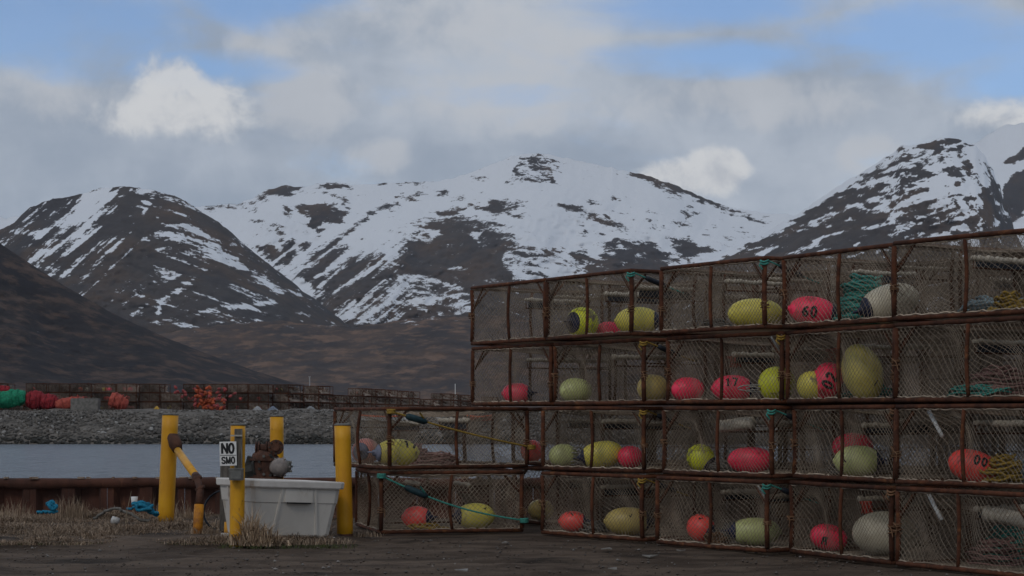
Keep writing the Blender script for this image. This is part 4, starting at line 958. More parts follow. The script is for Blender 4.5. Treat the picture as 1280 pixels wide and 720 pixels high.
# fish tub
def tub():
    y0 = 24.15; fl = Vector(((314 - 640) / F * y0, y0, 0)); yaw = R(36)
    t = tag(empty('fish_tub', fl), 'dirty white plastic fish tub with thick rim between yellow bollards', 'tub'); t.rotation_euler = (0, R(2.6), yaw); t.location.z = .03
    Lx, Ly, H = 1.36, 1.08, .80; tp = .10
    def ring(z, off, ch=.09):
        x0, x1, y0_, y1 = off, Lx - off, off, Ly - off; return [(x0 + ch, y0_, z), (x1 - ch, y0_, z), (x1 - ch * .3, y0_ + ch * .3, z), (x1, y0_ + ch, z), (x1, y1 - ch, z), (x1 - ch * .3, y1 - ch * .3, z), (x1 - ch, y1, z), (x0 + ch, y1, z), (x0 + ch * .3, y1 - ch * .3, z), (x0, y1 - ch, z), (x0, y0_ + ch, z), (x0 + ch * .3, y0_ + ch * .3, z)]
    def shell(m, rings, cap0=True, cap1=True):
        n = 12; vs = [p for r in rings for p in r]; fs = []
        for i in range(len(rings) - 1):
            for k in range(n): k2 = (k + 1) % n; fs.append((i * n + k, i * n + k2, (i + 1) * n + k2, (i + 1) * n + k))
        if cap0: fs.append(tuple(range(n - 1, -1, -1)))
        if cap1: fs.append(tuple((len(rings) - 1) * n + k for k in range(n)))
        m.add(vs, fs)
    m = MB(); shell(m, [ring(.07, .14), ring(.09, .125), ring(.50, .065), ring(.51, .055), ring(.70, .035), ring(.70, .09), ring(.52, .11), ring(.14, .17)]); m.build('body', TUB, t)
    m = MB(); shell(m, [ring(.695, .034), ring(.695, .004), ring(.71, -.004), ring(.775, -.008), ring(.79, .0), ring(.792, .07), ring(.78, .085), ring(.70, .09)], False, False); m.build('rim', mat('rim_white_plastic', (.64, .61, .57), (.54, .51, .47), 3, .5, .1, 20, c3=(.46, .37, .28), s3=4, t3=.62), t)
    for x in (.20, Lx - .20):
        for yy in (.2, Ly - .2):
            m = MB(); m.box((x, yy, .035), (.24, .2, .075)); m.build('foot', TUB, t)
    # raised ribs on the front; a black bar paints the shaded grip recess
    for xa, xb in ((.44, .36), (.92, 1.0)):
        m = MB(); vs = []
        for z, x, yy in ((.69, xa, .028), (.10, xb, .112)):
            vs += [(x - .02, yy + .02, z), (x - .014, yy - .008, z), (x + .014, yy - .008, z), (x + .02, yy + .02, z)]
        m.add(vs, [(0, 1, 5, 4), (1, 2, 6, 5), (2, 3, 7, 6), (0, 3, 2, 1), (4, 5, 6, 7), (0, 4, 7, 3)]); m.build('rib', TUB, t)
    for yy in (.35, .73):
        m = MB(); vs = []
        for z, xx in ((.69, .028), (.10, .112)):
            vs += [(xx + .02, yy - .02, z), (xx - .014, yy - .014, z), (xx - .014, yy + .014, z), (xx + .02, yy + .02, z)]
        m.add(vs, [(0, 4, 5, 1), (1, 5, 6, 2), (2, 6, 7, 3), (0, 1, 2, 3), (7, 6, 5, 4), (0, 3, 7, 4)]); m.build('rib', TUB, t)
    m = MB(); m.box((.68, .045, .60), (.40, .035, .17)); hg = m.build('grip_panel', TUB, t)
    m = MB(); m.box((.68, .022, .505), (.34, .02, .018)); m.build('grip_shade', BLACK, hg)
tub()
# rusty pump behind the tub
def pump():
    y = 26.2; t = tag(empty('pump', (P(336, 600, y).x, y, 0)), 'rusty brown pump with a grey round cap behind the white tub', 'pump'); o = Vector(t.location)
    def at(px, py, dy=0.0): return P(px, py, y) - o + Vector((0, dy, 0))
    m = MB(); m.tube([at(333, 640), at(333, 594)], .085, 14); m.box((0, .0, .06), (.5, .4, .12)); m.build('pedestal', RUSTF, t, True)
    IRON = mat('dark_oily_iron', (.04, .04, .034), (.02, .02, .018), 8, .6, .4)
    m = MB(); m.tube([at(331, 600), at(331, 596), at(331.5, 578), at(332, 569), at(333, 564)], [.17, .20, .205, .18, .12], 10); m.build('casing', RUSTF, t)
    for py_, rd in ((597, .245), (574, .23)):
        m = MB(); m.tube([at(331.5, py_ + 1.4), at(331.5, py_ - 1.4)], rd, 12); m.build('casing_flange', RUSTF, t)
    m = MB(); m.tube([at(308, 590, .06), at(311, 590, .05), at(322, 588, .02)], [.10, .16, .17], 12); m.box(at(316, 578, .02), (.17, .22, .14), Matrix.Rotation(.3, 3, 'Y')); m.box(at(309, 597, 0), (.14, .2, .16)); m.build('gearbox', IRON, t)
    m = MB(); m.tube([at(322, 572, -.12), at(318, 578, -.16), at(319, 590, -.16), at(326, 596, -.14)], .022, 7); m.tube([at(338, 568, -.1), at(343, 573, -.16), at(342, 592, -.16)], .025, 7); m.build('oil_line', IRON, t, True)
    m = MB(); m.tube([at(320, 561), at(343, 560)], .062, 14); m.build('manifold', RUSTF, t, True)
    for px_ in (320.5, 324, 333.5, 336.5):
        m = MB(); m.tube([at(px_ - .7, 561), at(px_ + .7, 561)], .10, 12); m.build('pipe_flange', RUSTF, t)
    m = MB(); m.tube([at(346, 559, .03), at(346, 559, -.10)], .075, 18); m.tube([at(346, 559, -.07), at(346, 559, -.105)], .105, 16); m.tube([at(346, 559, -.105), at(346, 559, -.135)], .05, 10); m.build('end_flange', RUSTF, t)
    for k in range(8):
        g_ = k * .785; m = MB(); c = at(346, 559, -.10) + Vector((.085 * math.cos(g_), 0, .085 * math.sin(g_))); m.tube([c, c + Vector((0, -.03, 0))], .012, 6); m.build('bolt', IRON, t)
    m = MB(); m.tube([at(336, 583), at(348, 584, -.07)], [.14, .115], 12); m.build('neck', RUSTF, t)
    for k in range(9):
        g_ = k * .7; m = MB(); c = at(338, 581, -.17) + Vector((.13 * math.cos(g_), .03 * math.cos(g_), .14 * math.sin(g_))); m.tube([c, c + Vector((0, -.04, 0))], .02, 6); m.build('bolt', GREYM if k % 3 == 0 else IRON, t)
    m = MB(); A = at(348, 583.5, -.10); B2 = at(353, 583.5, -.2)
    m.tube([at(344, 583, -.05), A, B2, at(356, 583.5, -.245)], [.10, .128, .122, .07], 18)
    for k in range(6):
        g_ = k * 1.047; m.tube([B2 + Vector((.125 * math.cos(g_), .0, .125 * math.sin(g_))), A + Vector((.137 * math.cos(g_), 0, .137 * math.sin(g_)))], .014, 5)
    cp = m.build('cap', mat('grey_cast_metal', (.27, .235, .215), (.17, .15, .14), 9, .6, .3, 25), t, True)
    m = MB(); m.tube([at(357, 583, -.1), at(363, 583, -.12), at(364.5, 583, -.12)], [.09, .082, .05], 10)
    for k in range(3):
        a = k * 2.1; c = at(365, 583, -.12) + Vector((0, .07 * math.cos(a), .07 * math.sin(a))); m.box(c, (.03, .03, .03))
    m.build('coupling', GREYM, cp, True)
pump()
m = MB(); m.tube([(.34 * math.cos(a), .03 * math.sin(3 * a), .3 + .3 * math.sin(a)) for a in [i * 2 * math.pi / 26 for i in range(26)]], .016, 6, closed=True)
o = m.build('hose_loop', DARKRUB, None, True); o.location = GP(290, 662); o.location.y = 26.6; o.location.x = P(285, 0, 26.6).x; tag(o, 'thin black hose loop standing behind the left side of the white tub', 'hose')

# ------------------------------------------------------------------ litter by the bulkhead
def loose_rope(name, colr, pts, r, label, seed, loops=0, spread=.2):
    rng = random.Random(seed); m = MB(); c = Vector(pts[0])
    n = []
    for i in range(len(pts) - 1):
        for j in range(5):
            p = Vector(pts[i]).lerp(Vector(pts[i + 1]), j / 5); n.append(p - c + Vector((rng.uniform(-.02, .02), rng.uniform(-.03, .03), rng.uniform(-.01, .02))))
    m.tube(n, r, 6)
    e = Vector(pts[-1]) - c
    for k in range(loops):
        ph = rng.uniform(0, 6); s = rng.uniform(.5, 1)
        Rm = Matrix.Rotation(rng.uniform(-.9, .9), 3, 'X') @ Matrix.Rotation(rng.uniform(-.25, .6), 3, 'Y'); cc = e + Vector((-spread * rng.uniform(.2, 1.5), rng.uniform(-.08, .08), .03)); cc.z += .10 * max(0, (e.x - cc.x) / spread - .3)
        m.tube([cc + Rm @ Vector((spread * s * .7 * math.cos(a), .35 * spread * s * math.sin(a), .03 * math.sin(2 * a + ph))) for a in [i * 2 * math.pi / 12 for i in range(12)]], r * 1.2, 6, closed=True)
    o = m.build(name, ROPE[colr], None, True); o.location = c; return tag(o, label, 'rope')
g = lambda px, py, z=.05: GP(px, py) + Vector((0, 0, z))
def gp(px, py, y): return P(px, py, y)
loose_rope('rope_tangle', 'blue', [gp(160, 637, 28.6), gp(172, 633, 28.4), gp(183, 634, 28.2), gp(194, 643, 28.0)], .020, 'bright blue rope tangle in dry grass left of the leftmost bollard', 1, 9, .16)
loose_rope('rope_tangle', 'blue', [gp(46, 641, 29), gp(56, 640, 28.9), gp(64, 640, 28.8), gp(73, 641, 28.8)], .022, 'flat blue rope scrap in dry grass at the far left by the bulkhead', 2, 2, .10)
loose_rope('hose', 'grey', [gp(118, 648, 28.6), gp(132, 640, 28.4), gp(146, 636, 28.2), gp(158, 641, 28.1), gp(172, 649, 28.0), gp(192, 652, 28.0)], .022, 'pale bent hose lying in the grass below the white cup', 3)['category'] = 'hose'
m = MB(); m.lathe([(0, .040), (.002, .042), (.13, .052), (.132, .048)], 16); o = m.build('cup', WHITE, None, True); o.location = gp(168, 632, 28.5); tag(o, 'white paper cup sitting on the blue rope near the leftmost bollard', 'cup')
m = MB(); m.lathe([(-.06, .02), (-.05, .055), (.05, .055), (.06, .02)], 14, 'X'); o = m.build('can', mat('dull_white_tin', (.5, .49, .47), (.3, .29, .28), 20, .4), None, True); o.location = gp(144, 649, 27.9) ; o.location.z = .1; o.rotation_euler = (0, .3, .5); tag(o, 'dull white can lying in the dry grass', 'can')
m = MB(); m.tube([(0, 0, -.03), (.03, 0, .25), (.09, .02, .55)], [.006, .005, .003], 4); o = m.build('stalk', mat('straw_stalk', (.3, .24, .16))); o.location = GP(156, 662); tag(o, 'single tall dry stalk standing between the cup and the can', 'plant')
for i, (px, py, s, lab) in enumerate(((758, 688, .08, 'pale scrap on the dirt below the leftmost full stack'), (813, 697, .10, 'pale flat scrap on the dirt in front of the gap in the wall'), (632, 680, .05, 'tiny white scrap in front of the low stack'), (767, 713, .07, 'grey scrap close to the bottom edge of the picture'), (579, 715, .10, 'grey flat stone-like scrap in the track, bottom middle'), (851, 690, .06, 'small pale scrap near the second full stack'))):
    rng = random.Random(i); s *= .8; m = MB(); m.add([(-s, -s * .7, .0), (s, -s * .5, .012), (s * .8, s * .8, .004), (-s * .7, s, .014), (-s, -s * .7, .012), (s, -s * .5, .024), (s * .8, s * .8, .016), (-s * .7, s, .026)], [(3, 2, 1, 0), (4, 5, 6, 7), (0, 1, 5, 4), (1, 2, 6, 5), (2, 3, 7, 6), (3, 0, 4, 7)])
    o = m.build('scrap', mat('pale_scrap', (.24, .225, .2), (.15, .14, .13), 14)); o.location = GP(px, py) + Vector((0, 0, .008)); o.rotation_euler = (0, 0, rng.uniform(0, 6)); tag(o, lab, 'litter')

# ------------------------------------------------------------------ dry grass and gravel
def grass():
    rng = random.Random(12); mb = MB(); gx = []
    def blade(x, y, z, h, wd, mi, lean):
        wd *= .75; a = rng.uniform(0, 6.28); dx, dy = math.cos(a), math.sin(a); l = h * lean * rng.uniform(.3, 1.3); nx, ny = -dy * wd, dx * wd
        p0 = (x, y, z - .01); p1 = (x + dx * l * .4, y + dy * l * .4, z + h * (.6 if lean < 1 else .45)); p2 = (x + dx * l, y + dy * l, z + h * max(.25, 1 - .3 * lean))
        mb.add([(p0[0] - nx, p0[1] - ny, p0[2]), (p0[0] + nx, p0[1] + ny, p0[2]), (p1[0] + nx * .8, p1[1] + ny * .8, p1[2]), (p1[0] - nx * .8, p1[1] - ny * .8, p1[2]), p2], [(0, 1, 2, 3), (3, 2, 4)], mi)
    n = 0
    while n < 34000:
        x = rng.uniform(-10.5, -1.7); y = rng.uniform(23.9, 30.55)
        px = 640 + x / y * F
        if px > 415 or px < -40: continue
        front = 24.0 + .35 * math.sin(x * 2.3) + .2 * math.sin(x * 5.1 + 1)
        if y < front: continue
        c = float(vnoise(np.array(x * 1.1), np.array(y * 1.1), 301)); c2 = float(vnoise(np.array(x * 4.0), np.array(y * 3.0), 302))
        if px > 262 and y > 25.2 and rng.random() < .6: continue
        if rng.random() > .12 + .95 * c2 * (.35 + c): continue
        back = min(max((y - 26.5) / 3.5, 0), 1)
        h = (.05 + .11 * c * c2 * 1.6 + .05 * back * max(0, c - .4) * 1.6) * rng.uniform(.4, 1.6)
        h *= .3 + .7 * min((y - front) / 1.6, 1); mi = 0 if rng.random() < .55 else (1 if rng.random() < .6 else 2)
        if y < front + .35 and rng.random() < .25: mi = 3; h *= .5
        blade(x, y, .02, h, rng.uniform(.004, .008), mi, rng.uniform(.8, 2.6)); n += 1
    # tall tussock against the tub, fringes round posts and feet
    def clump(px, y, rad, hmin, hmax, k, lean=.35):
        cx = (px - 640) / F * y
        for i in range(k):
            a = rng.uniform(0, 6.28); r = rad * math.sqrt(rng.random()); blade(cx + r * math.cos(a), y + .5 * r * math.sin(a), .02, rng.uniform(hmin, hmax) * (1 - .4 * r / rad), rng.uniform(.004, .007), 0 if rng.random() < .35 else (2 if rng.random() < .9 else 1), lean)
    def tuss(px, y, rad, hmin, hmax, k, lean):
        cx = (px - 640) / F * y
        for i in range(k):
            an = rng.uniform(0, 6.28); r = rad * math.sqrt(rng.random()); blade(cx + r * math.cos(an), y + .4 * r * math.sin(an), .02, rng.uniform(hmin, hmax) * (1 - .45 * r / rad), rng.uniform(.007, .012), 4 if rng.random() < .75 else 0, lean)
    tuss(314, 23.9, .13, .3, .68, 170, .5); tuss(324, 23.85, .25, .18, .5, 260, .8); tuss(334, 23.8, .32, .08, .28, 240, 1.3); tuss(305, 23.95, .2, .08, .34, 130, .9)
    clump(18, 29.7, .35, .15, .48, 150); clump(88, 29.4, .3, .2, .58, 200); clump(97, 29.5, .2, .2, .5, 90); clump(228, 29.6, .4, .15, .45, 180); clump(10, 28.5, .5, .1, .25, 150); clump(188, 30.2, .3, .15, .5, 90)
    clump(255, 25.6, .25, .08, .25, 160, .8); clump(206, 28.5, .3, .08, .22, 160, .8); clump(285, 24.5, .25, .06, .22, 150, .8)
    for px in (345, 365, 385, 405, 425, 445, 462): clump(px, 23.95 + rng.uniform(0, .3) if px < 430 else 25.6, .2, .04, .16, 90, 1.0)
    for px in (300, 340, 380, 420):
        cx = (px - 640) / F * 23.8
        for i in range(160): blade(cx + rng.uniform(-.25, .25), 23.75 + rng.uniform(-.25, .35), .0, rng.uniform(.015, .05), .005, 3, 1)
    ms = [mat('dry_straw', (.255, .18, .12), (.18, .125, .082), 2, .9, coord='Position'), mat('dark_dry_straw', (.15, .1, .066), (.1, .068, .046), 2, .9, coord='Position'), mat('pale_dry_straw', (.38, .29, .205), (.29, .22, .155), 2, .9, coord='Position'), mat('low_green_grass', (.075, .085, .03), (.05, .06, .02), 2, .9, coord='Position'), mat('bleached_straw', (.56, .43, .30), (.42, .31, .21), 3, .9, coord='Position')]
    tag(mb.build('dry_grass', ms), 'strip of dry straw-coloured grass below the bulkhead', 'grass', kind='stuff')
    mb = MB(); ico = [(0, 0, 1), (.9, 0, 0), (0, .9, 0), (-.9, 0, 0), (0, -.9, 0), (0, 0, -1)]; fc = [(0, 1, 2), (0, 2, 3), (0, 3, 4), (0, 4, 1), (5, 2, 1), (5, 3, 2), (5, 4, 3), (5, 1, 4)]
    for i in range(2600):
        y = rng.uniform(17.5, 25.5); x = (rng.uniform(-30, 1310) - 640) / F * y; r = rng.choice((.006, .008, .010, .013, .02)) * rng.uniform(.7, 1.3)
        if x < -2 and y > 24: continue
        mb.add([(x + p[0] * r * rng.uniform(.7, 1.5), y + p[1] * r * rng.uniform(.7, 1.5), .0 + p[2] * r * .7) for p in ico], fc, 0 if rng.random() < .7 else (1 if rng.random() < .8 else 2))
    tag(mb.build('gravel', [mat('brown_pebble', (.1, .078, .062), (.07, .055, .044), 3, .9, coord='Position'), mat('grey_pebble', (.115, .1, .087), (.08, .07, .062), 3, .9, coord='Position'), mat('light_pebble', (.22, .2, .18), (.15, .14, .13), 3, .9, coord='Position')]), 'loose gravel and clods scattered over the dirt track', 'gravel', kind='stuff')
grass()

# ------------------------------------------------------------------ across the water
def far_side():
    rng = random.Random(77); land = 2.15
    FNET = mat('distant_net', (.24, .19, .155), (.12, .095, .075), 1.5, .95, rnd=1.0)
    FRED = mat('distant_red_web', (.34, .05, .04), (.2, .03, .03), 2, .8)
    m = MB(); w, h = PW, PH
    cor = [(0, 0), (w, 0), (w, w), (0, w)]
    for z in (.03, h - .03):
        for i in range(4): m.tube([(*cor[i], z), (*cor[(i + 1) % 4], z)], .032, 4)
    for c in cor: m.tube([(*c, .04), (*c, h - .04)], .038, 4)
    m.tube([(w / 2, 0, .04), (w / 2, 0, h - .04)], .03, 4)
    for sgn in (1, -1):
        for i in range(-3, 11):
            u0 = i * .2; pts = [(u0 + sgn * v, 0.0, .03 + v) for v in (0, .8)]
            a, b = Vector(pts[0]), Vector(pts[1])
            if a.x > b.x: a, b = b, a
            if b.x < 0.05 or a.x > w - .05: continue
            if a.x < 0: a = a.lerp(b, -a.x / (b.x - a.x))
            if b.x > w: b = a.lerp(b, (w - a.x) / (b.x - a.x))
            m.tube([a, b], .024, 3, caps=False, mi=1)
    for i in range(9):  # slack web inside
        u = .1 + i * .22; m.tube([(u, .3, .04), (u + .1, .5 + .1 * (i % 3), .45), (u - .05, .4, .8)], .03, 3, caps=False, mi=1)
    for i in range(44):
        r3 = random.Random(i); u = r3.uniform(.1, 1.8); v = r3.uniform(.3, 1.6); z = r3.uniform(.05, .3); m.tube([(u, v, z), (u + r3.uniform(-.3, .3), v + r3.uniform(-.2, .2), z + r3.uniform(.1, .4)), (u + r3.uniform(-.3, .3), v, z + r3.uniform(.2, .5))], .06, 4, mi=1 if i % 3 else 0)
    # tunnel and floor webs as sagging sheets with body
    def sheet(p, t=.02): m.add([Vector(x) for x in p] + [Vector(x) + Vector((0, 0, t)) for x in p], [(3, 2, 1, 0), (4, 5, 6, 7), (0, 1, 5, 4), (1, 2, 6, 5), (2, 3, 7, 6), (3, 0, 4, 7)], 1)
    sheet([(.1, .1, .05), (.7, .5, .5), (.7, 1.5, .5), (.1, 1.9, .05)]); sheet([(1.9, .1, .05), (1.3, .5, .5), (1.3, 1.5, .5), (1.9, 1.9, .05)])
    FOR = mat('distant_orange_web', (.42, .085, .03), (.26, .05, .02), 3, .7, rnd=.5); FPK = mat('distant_red_web_float', (.30, .06, .055), (.2, .04, .04), 3, .7, rnd=.5)
    far_me = m.mesh('crab_pot', [RUST, FNET]); hang = [far_me]
    for vv in range(3):
        r4 = random.Random(vv + 50); m2 = MB(); m2.v = list(m.v); m2.f = list(m.f); m2.mi = list(m.mi)
        for i in range(30):
            u = r4.uniform(0, 1.98); z = r4.uniform(.05, .8); m2.tube([(u, r4.uniform(-.03, .3), z), (u + r4.uniform(-.25, .25), r4.uniform(-.03, .3), z - r4.uniform(-.2, .3)), (u + r4.uniform(-.4, .4), .2, max(.02, z - r4.uniform(0, .5)))], r4.uniform(.02, .06), 4, mi=r4.choice((0, 1, 1)))
        hang.append(m2.mesh('crab_pot', [RUST, FNET]))
    spots = []
    x = -51.0
    while x < -24.5:
        yy = 184 + (x + 51) * .25 + rng.uniform(-.3, .3); hgt = 2 if rng.random() < .14 else 3
        px = 640 + x / yy * F
        
        spots.append((x, yy, hgt, rng.uniform(-.14, .14))); x += 2.08
    X0, Y0 = x, 192
    for i in range(20):
        f = i / 19; spots.append((X0 + (-4.0 - X0) * f, Y0 + 135 * f ** 1.2, 2 if rng.random() < .2 else 3, -.5 + rng.uniform(-.1, .1)))
    cells = []
    for (x, y, hgt, ya) in spots:
        seg = 'near the rolled nets' if 640 + x / y * F < 170 else ('left of the orange cluster' if 640 + x / y * F < 245 else ('at the orange cluster' if 640 + x / y * F < 300 else ('behind the pump and right bollard' if 640 + x / y * F < 430 else 'behind the low pot stack')))
        for l in range(hgt):
            o = link('crab_pot', rng.choice(hang[1:])); o.location = (x, y + rng.uniform(-.12, .12), land - .02 + l * (PH + .02)); o.rotation_euler = (0, 0, ya + rng.uniform(-.06, .06)); o.rotation_euler.y = rng.uniform(-.012, .012)
            tag(o, f'{("bottom", "middle", "top")[l]} tier crab pot across the water, {seg}', 'crab pot', f'distant {("bottom", "middle", "top")[l]} tier crab pots {seg}'); cells.append((x, y, l, ya))
        # second file
        if y < 215:
            for l in range(hgt):
                o = link('crab_pot', far_me); o.location = (x + .15, y + 2.2, land - .02 + l * (PH + .02)); o.rotation_euler = (0, 0, ya)
                tag(o, f'back file {("bottom", "middle", "top")[l]} tier crab pot across the water, {seg}', 'crab pot', f'distant back file {("bottom", "middle", "top")[l]} tier pots {seg}')
    # small buoys in those pots
    def small(colr, D):
        m = MB(); m.lathe([(-D * .62, .02), (-D * .55, D * .28), (-D * .25, D * .48), (D * .1, D * .5), (D * .42, D * .36), (D * .6, D * .14), (D * .68, .05)], 12, 'X'); return m.mesh('buoy', BM[colr], True)
    ms = {c: small(c, .5) for c in ('coral', 'red', 'orange', 'yellow', 'cream', 'pink')}
    ms2 = {}
    for nm_, mm_ in (('o', FOR), ('p', FPK)):
        ms2[nm_] = small('orange', .5).copy(); ms2[nm_].materials.clear(); ms2[nm_].materials.append(mm_)
    pick = [rng.choice(cells) for _ in range(110)]
    for (x, y, l, ya) in pick:
        c = rng.choice(('coral', 'coral', 'red', 'orange', 'pink', 'cream', 'yellow', 'red')); o = link('buoy', ms[c]); o.scale = (.8,) * 3; o.location = (x + rng.uniform(.4, 1.5) * math.cos(ya), y + .45, land + l * (PH + .02) + .3); o.rotation_euler = (rng.uniform(0, 3), 0, rng.uniform(-.6, .6))
        tag(o, f'small {c} buoy inside the stacked pots across the water', 'buoy', f'distant {c} buoys across the water')
    # heap of orange buoys hung on the stacks
    y = 182.6
    for i in range(84):
        col_ = rng.random(); px = rng.uniform(244, 263) if i < 46 else rng.uniform(254, 281); py = rng.uniform(484, 507) if i < 46 else rng.uniform(499, 515)
        o = link('buoy', ms2['o' if col_ < .8 else 'p']); o.scale = (.85, .6, .6); o.location = P(px, py, y + rng.uniform(-.3, .3)); o.rotation_euler = (rng.uniform(0, 3), rng.uniform(-1, 1), rng.uniform(0, 3))
        if py > 500: o.location.z = max(o.location.z, land + .2)
        tag(o, 'orange buoy in the cluster hung on the stacks across the water', 'buoy', 'cluster of orange buoys across the water')
    for i in range(14):
        px = rng.uniform(215, 232) if i < 7 else rng.uniform(270, 295); o = link('buoy', ms2['p']); o.scale = (.7, .6, .6); o.location = P(px, rng.uniform(484, 497), y + .1); o.rotation_euler = (rng.uniform(0, 3), rng.uniform(-1, 1), rng.uniform(0, 3))
        tag(o, 'red buoy hung on the pot stacks beside the orange cluster', 'buoy', 'red buoys beside the orange cluster')
    # net bundles
    def bundle(px0, px1, py0, py1, y, mt, label, seed, tilt=0.0, cone=1.0):
        a = P(px0, (py0 + py1) / 2, y); b = P(px1, (py0 + py1) / 2, y); L = (b - a).length; rad = (py1 - py0) / F * y / 2; r2 = random.Random(seed); m = MB(); n = 14; k = 18; vs = []; fs = []
        for i in range(n + 1):
            t = i / n; rr = rad * (.55 + .45 * math.sin(math.pi * min(max(t * .92 + .04, 0), 1)) ** .5) * (1 + (cone - 1) * t)
            for j in range(k):
                an = 2 * math.pi * j / k; q2 = rr * (1 + .13 * math.sin(5 * an + 7 * t + seed) + r2.uniform(-.09, .09)); vs.append(((t - .5) * L, q2 * math.cos(an) * .8, q2 * math.sin(an)))
        for i in range(n):
            for j in range(k): j2 = (j + 1) % k; fs.append((i * k + j, i * k + j2, (i + 1) * k + j2, (i + 1) * k + j))
        fs.append(tuple(range(k - 1, -1, -1))); fs.append(tuple(n * k + j for j in range(k))); m.add(vs, fs)
        for s in (-.25, .1, .3):
            m.tube([(s * L, rad * .86 * math.cos(q3), rad * 1.02 * math.sin(q3)) for q3 in [i * .5236 for i in range(12)]], .05, 4, closed=True)
        o = m.build('net_bundle', mt, None, True); o.location = (a + b) / 2; o.location.z = max(o.location.z, land + rad * .8); o.rotation_euler = (0, tilt, 0); return tag(o, label, 'net', 'rolled nets on the far bank')
    bundle(-8, 32, 488, 509, 180.5, GREENF, 'bright green rolled net on the far bank at the left edge', 1, -.12)
    bundle(33, 55, 489, 511, 180.8, REDF, 'dark red rolled net just right of the green one', 2, .1)
    bundle(52, 72, 493, 512, 180.4, REDF, 'smaller dark red net between two others on the far bank', 3, .2)
    bundle(70, 106, 496, 512, 180.2, SALM, 'salmon coloured net bundle beside the concrete block', 4, -.2, .8)
    bundle(137, 160, 492, 513, 180.0, SALM, 'red and pale net bundle right of the concrete block', 5, .35, .7)
    bundle(-14, 12, 482, 494, 183.0, REDF, 'dark red net peeping over the green one', 6)
    o = None
    for px0, px1, lab in ((90, 112, 'pale concrete block on the far bank'), (112, 124, 'darker small concrete block beside the pale one')):
        a = P(px0, 513, 179.4); b = P(px1, 499, 179.4); m = MB(); hh = b.z - land + .05; ww = b.x - a.x
        m.box((0, 0, hh / 2), (ww, 1.2, hh)); m.box((0, 0, hh + .04), (ww * .96, 1.1, .08)); m.tube([(-.2, 0, hh + .08), (0, 0, hh + .22), (.2, 0, hh + .08)], .03, 5)
        o = m.build('concrete_block', CONC); o.location = ((a.x + b.x) / 2, 179.4, land - .05); tag(o, lab, 'block')
    # bits lying along the bank edge
    for i, (px, py, wd, c) in enumerate(((322, 513, 12, 'tarpaulin heap, pale, below the stacks'), (341, 512, 13, 'tarpaulin heap, blue grey, below the stacks'), (388, 513, 14, 'tarpaulin heap, grey, right of the pair'), (196, 513, 8, 'tarpaulin heap, small and yellow, at the bank edge'))):
        c0 = P(px, py, 179.6); m = MB(); r2 = random.Random(i); s = wd / F * 180 / 2
        m.lathe([(0, s), (.1, s * .95), (.3, s * .6), (.42, s * .25), (.45, .03)], 12, 'Z', None, 0, .22, r2)
        o = m.build('tarpaulin_heap', mat(f'tarp_{["pale", "blue", "grey", "yellow"][i]}', [(.3, .3, .3), (.16, .19, .24), (.22, .22, .22), (.5, .3, .05)][i])); o.location = (c0.x, c0.y, land - .05); tag(o, c, 'tarpaulin')
    # two pale slim skiffs drawn up on the bank
    for px0, px1, py, c1, lab in ((452, 514, 529, WHITE, 'white and orange skiff on the far bank seen through the low stack'), (582, 616, 529, SALM, 'pale red ended skiff on the far bank, right of the white one')):
        a = P(px0, py, 170.5); b = P(px1, py, 170.5); L = b.x - a.x; t = tag(empty('skiff', (a + b) / 2), lab, 'boat'); t.location.z = max(t.location.z, 1.15); m = MB(); n = 10; vs = []; fs = []
        for i in range(n + 1):
            u = i / n; wv = .75 * math.sin(math.pi * min(.06 + u * .9, 1)) ** .7; z0 = .12 * (2 * u - 1) ** 2
            vs += [((u - .5) * L, -wv, .42 + z0), ((u - .5) * L, -wv * .7, .02 + z0), ((u - .5) * L, wv * .7, .02 + z0), ((u - .5) * L, wv, .42 + z0)]
        for i in range(n):
            for j in range(3): fs.append((i * 4 + j, i * 4 + j + 1, i * 4 + 5 + j, i * 4 + 4 + j))
        m.add(vs, fs); m.build('hull', c1, t)
        m = MB(); m.tube([vs[i * 4] for i in range(n + 1)], .06, 5); m.tube([vs[i * 4 + 3] for i in range(n + 1)], .06, 5); m.build('gunwale', BM['orange'], t)
        m = MB(); m.box((0, 0, .32), (.3, 1.2, .05)); m.build('thwart', WOODG, t)
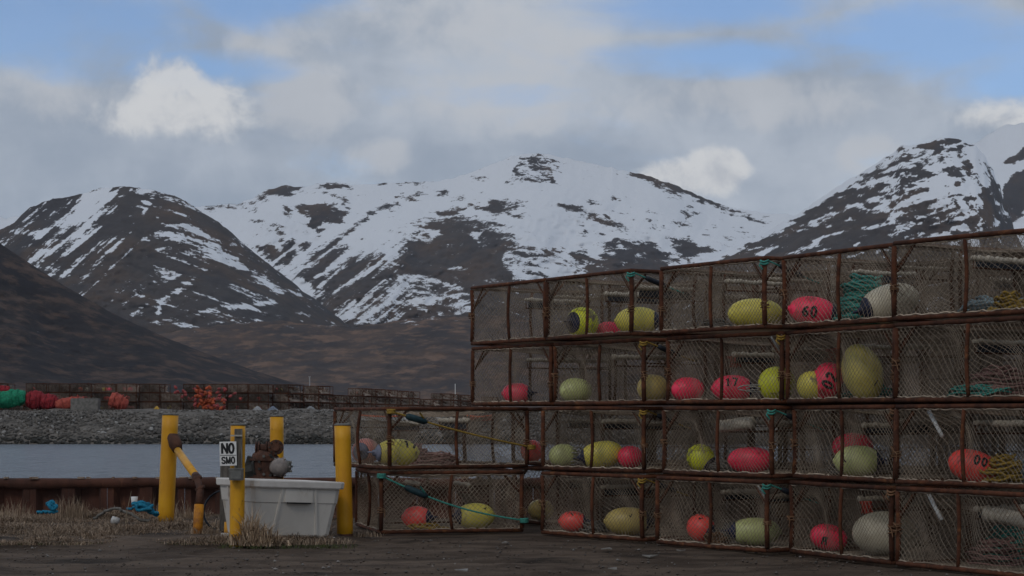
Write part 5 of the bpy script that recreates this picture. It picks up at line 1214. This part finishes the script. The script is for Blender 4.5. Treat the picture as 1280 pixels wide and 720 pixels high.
    # hauled out boat and a pole
    b = P(569, 496, 345); t = tag(empty('boat', (b.x, 345, land - .05)), 'small white boat with a thin mast beyond the distant pots', 'boat'); m = MB(); n = 8; vs = []; fs = []
    for i in range(n + 1):
        u = i / n; wv = .85 * math.sin(math.pi * (.1 + .88 * u)) ** .6
        vs += [((u - .5) * 2.2, -wv, 2.75), ((u - .5) * 2.1, -wv * .85, 1.4), ((u - .5) * 2.0, 0, .3), ((u - .5) * 2.1, wv * .85, 1.4), ((u - .5) * 2.2, wv, 2.75)]
    for i in range(n):
        for j in range(4): fs.append((i * 5 + j, i * 5 + j + 1, i * 5 + 6 + j, i * 5 + 5 + j))
        fs.append((i * 5, i * 5 + 5, i * 5 + 9, i * 5 + 4))
    m.add(vs, fs); m.build('hull', WHITE, t); m = MB(); m.box((.1, 0, 2.95), (.9, 1.0, .4)); m.build('cabin', WHITE, t); m = MB(); m.tube([(0, 0, 2.7), (0, 0, 5.3)], .07, 6); m.build('mast', WHITE, t)
    p = P(387, 490, 262); m = MB(); m.tube([(0, 0, 0), (0, 0, 4.8)], [.09, .07], 8); m.box((0, 0, .1), (.5, .5, .2)); m.box((0, 0, 4.83), (.3, .12, .1)); o = m.build('pole', mat('grey_pole', (.4, .4, .4))); o.location = (p.x, 262, land); tag(o, 'thin grey pole standing behind the distant pots', 'pole')
far_side()

# ------------------------------------------------------------------ thin air between here and the mountains
def haze():
    m = MB(); m.box((0, 4000, 700), (13000, 13000, 1420)); o = m.build('haze', []); o['kind'] = 'stuff'; tag(o, 'thin bluish air over the whole scene', 'haze')
    h = bpy.data.materials.new('thin_air'); h.use_nodes = True; k = NT(h.node_tree); k.n.clear(); v = k.node('ShaderNodeVolumePrincipled'); v.inputs['Color'].default_value = (.72, .80, .93, 1); v.inputs['Density'].default_value = HAZE; v.inputs['Anisotropy'].default_value = .2
    o2 = k.node('ShaderNodeOutputMaterial'); k.l.new(v.outputs[0], o2.inputs['Volume']); o.data.materials.append(h)
HAZE = 2.6e-5
haze()
print('objects', len(bpy.data.objects), 'tris', sum(sum(len(p.vertices) - 2 for p in m.polygons) for m in bpy.data.meshes))
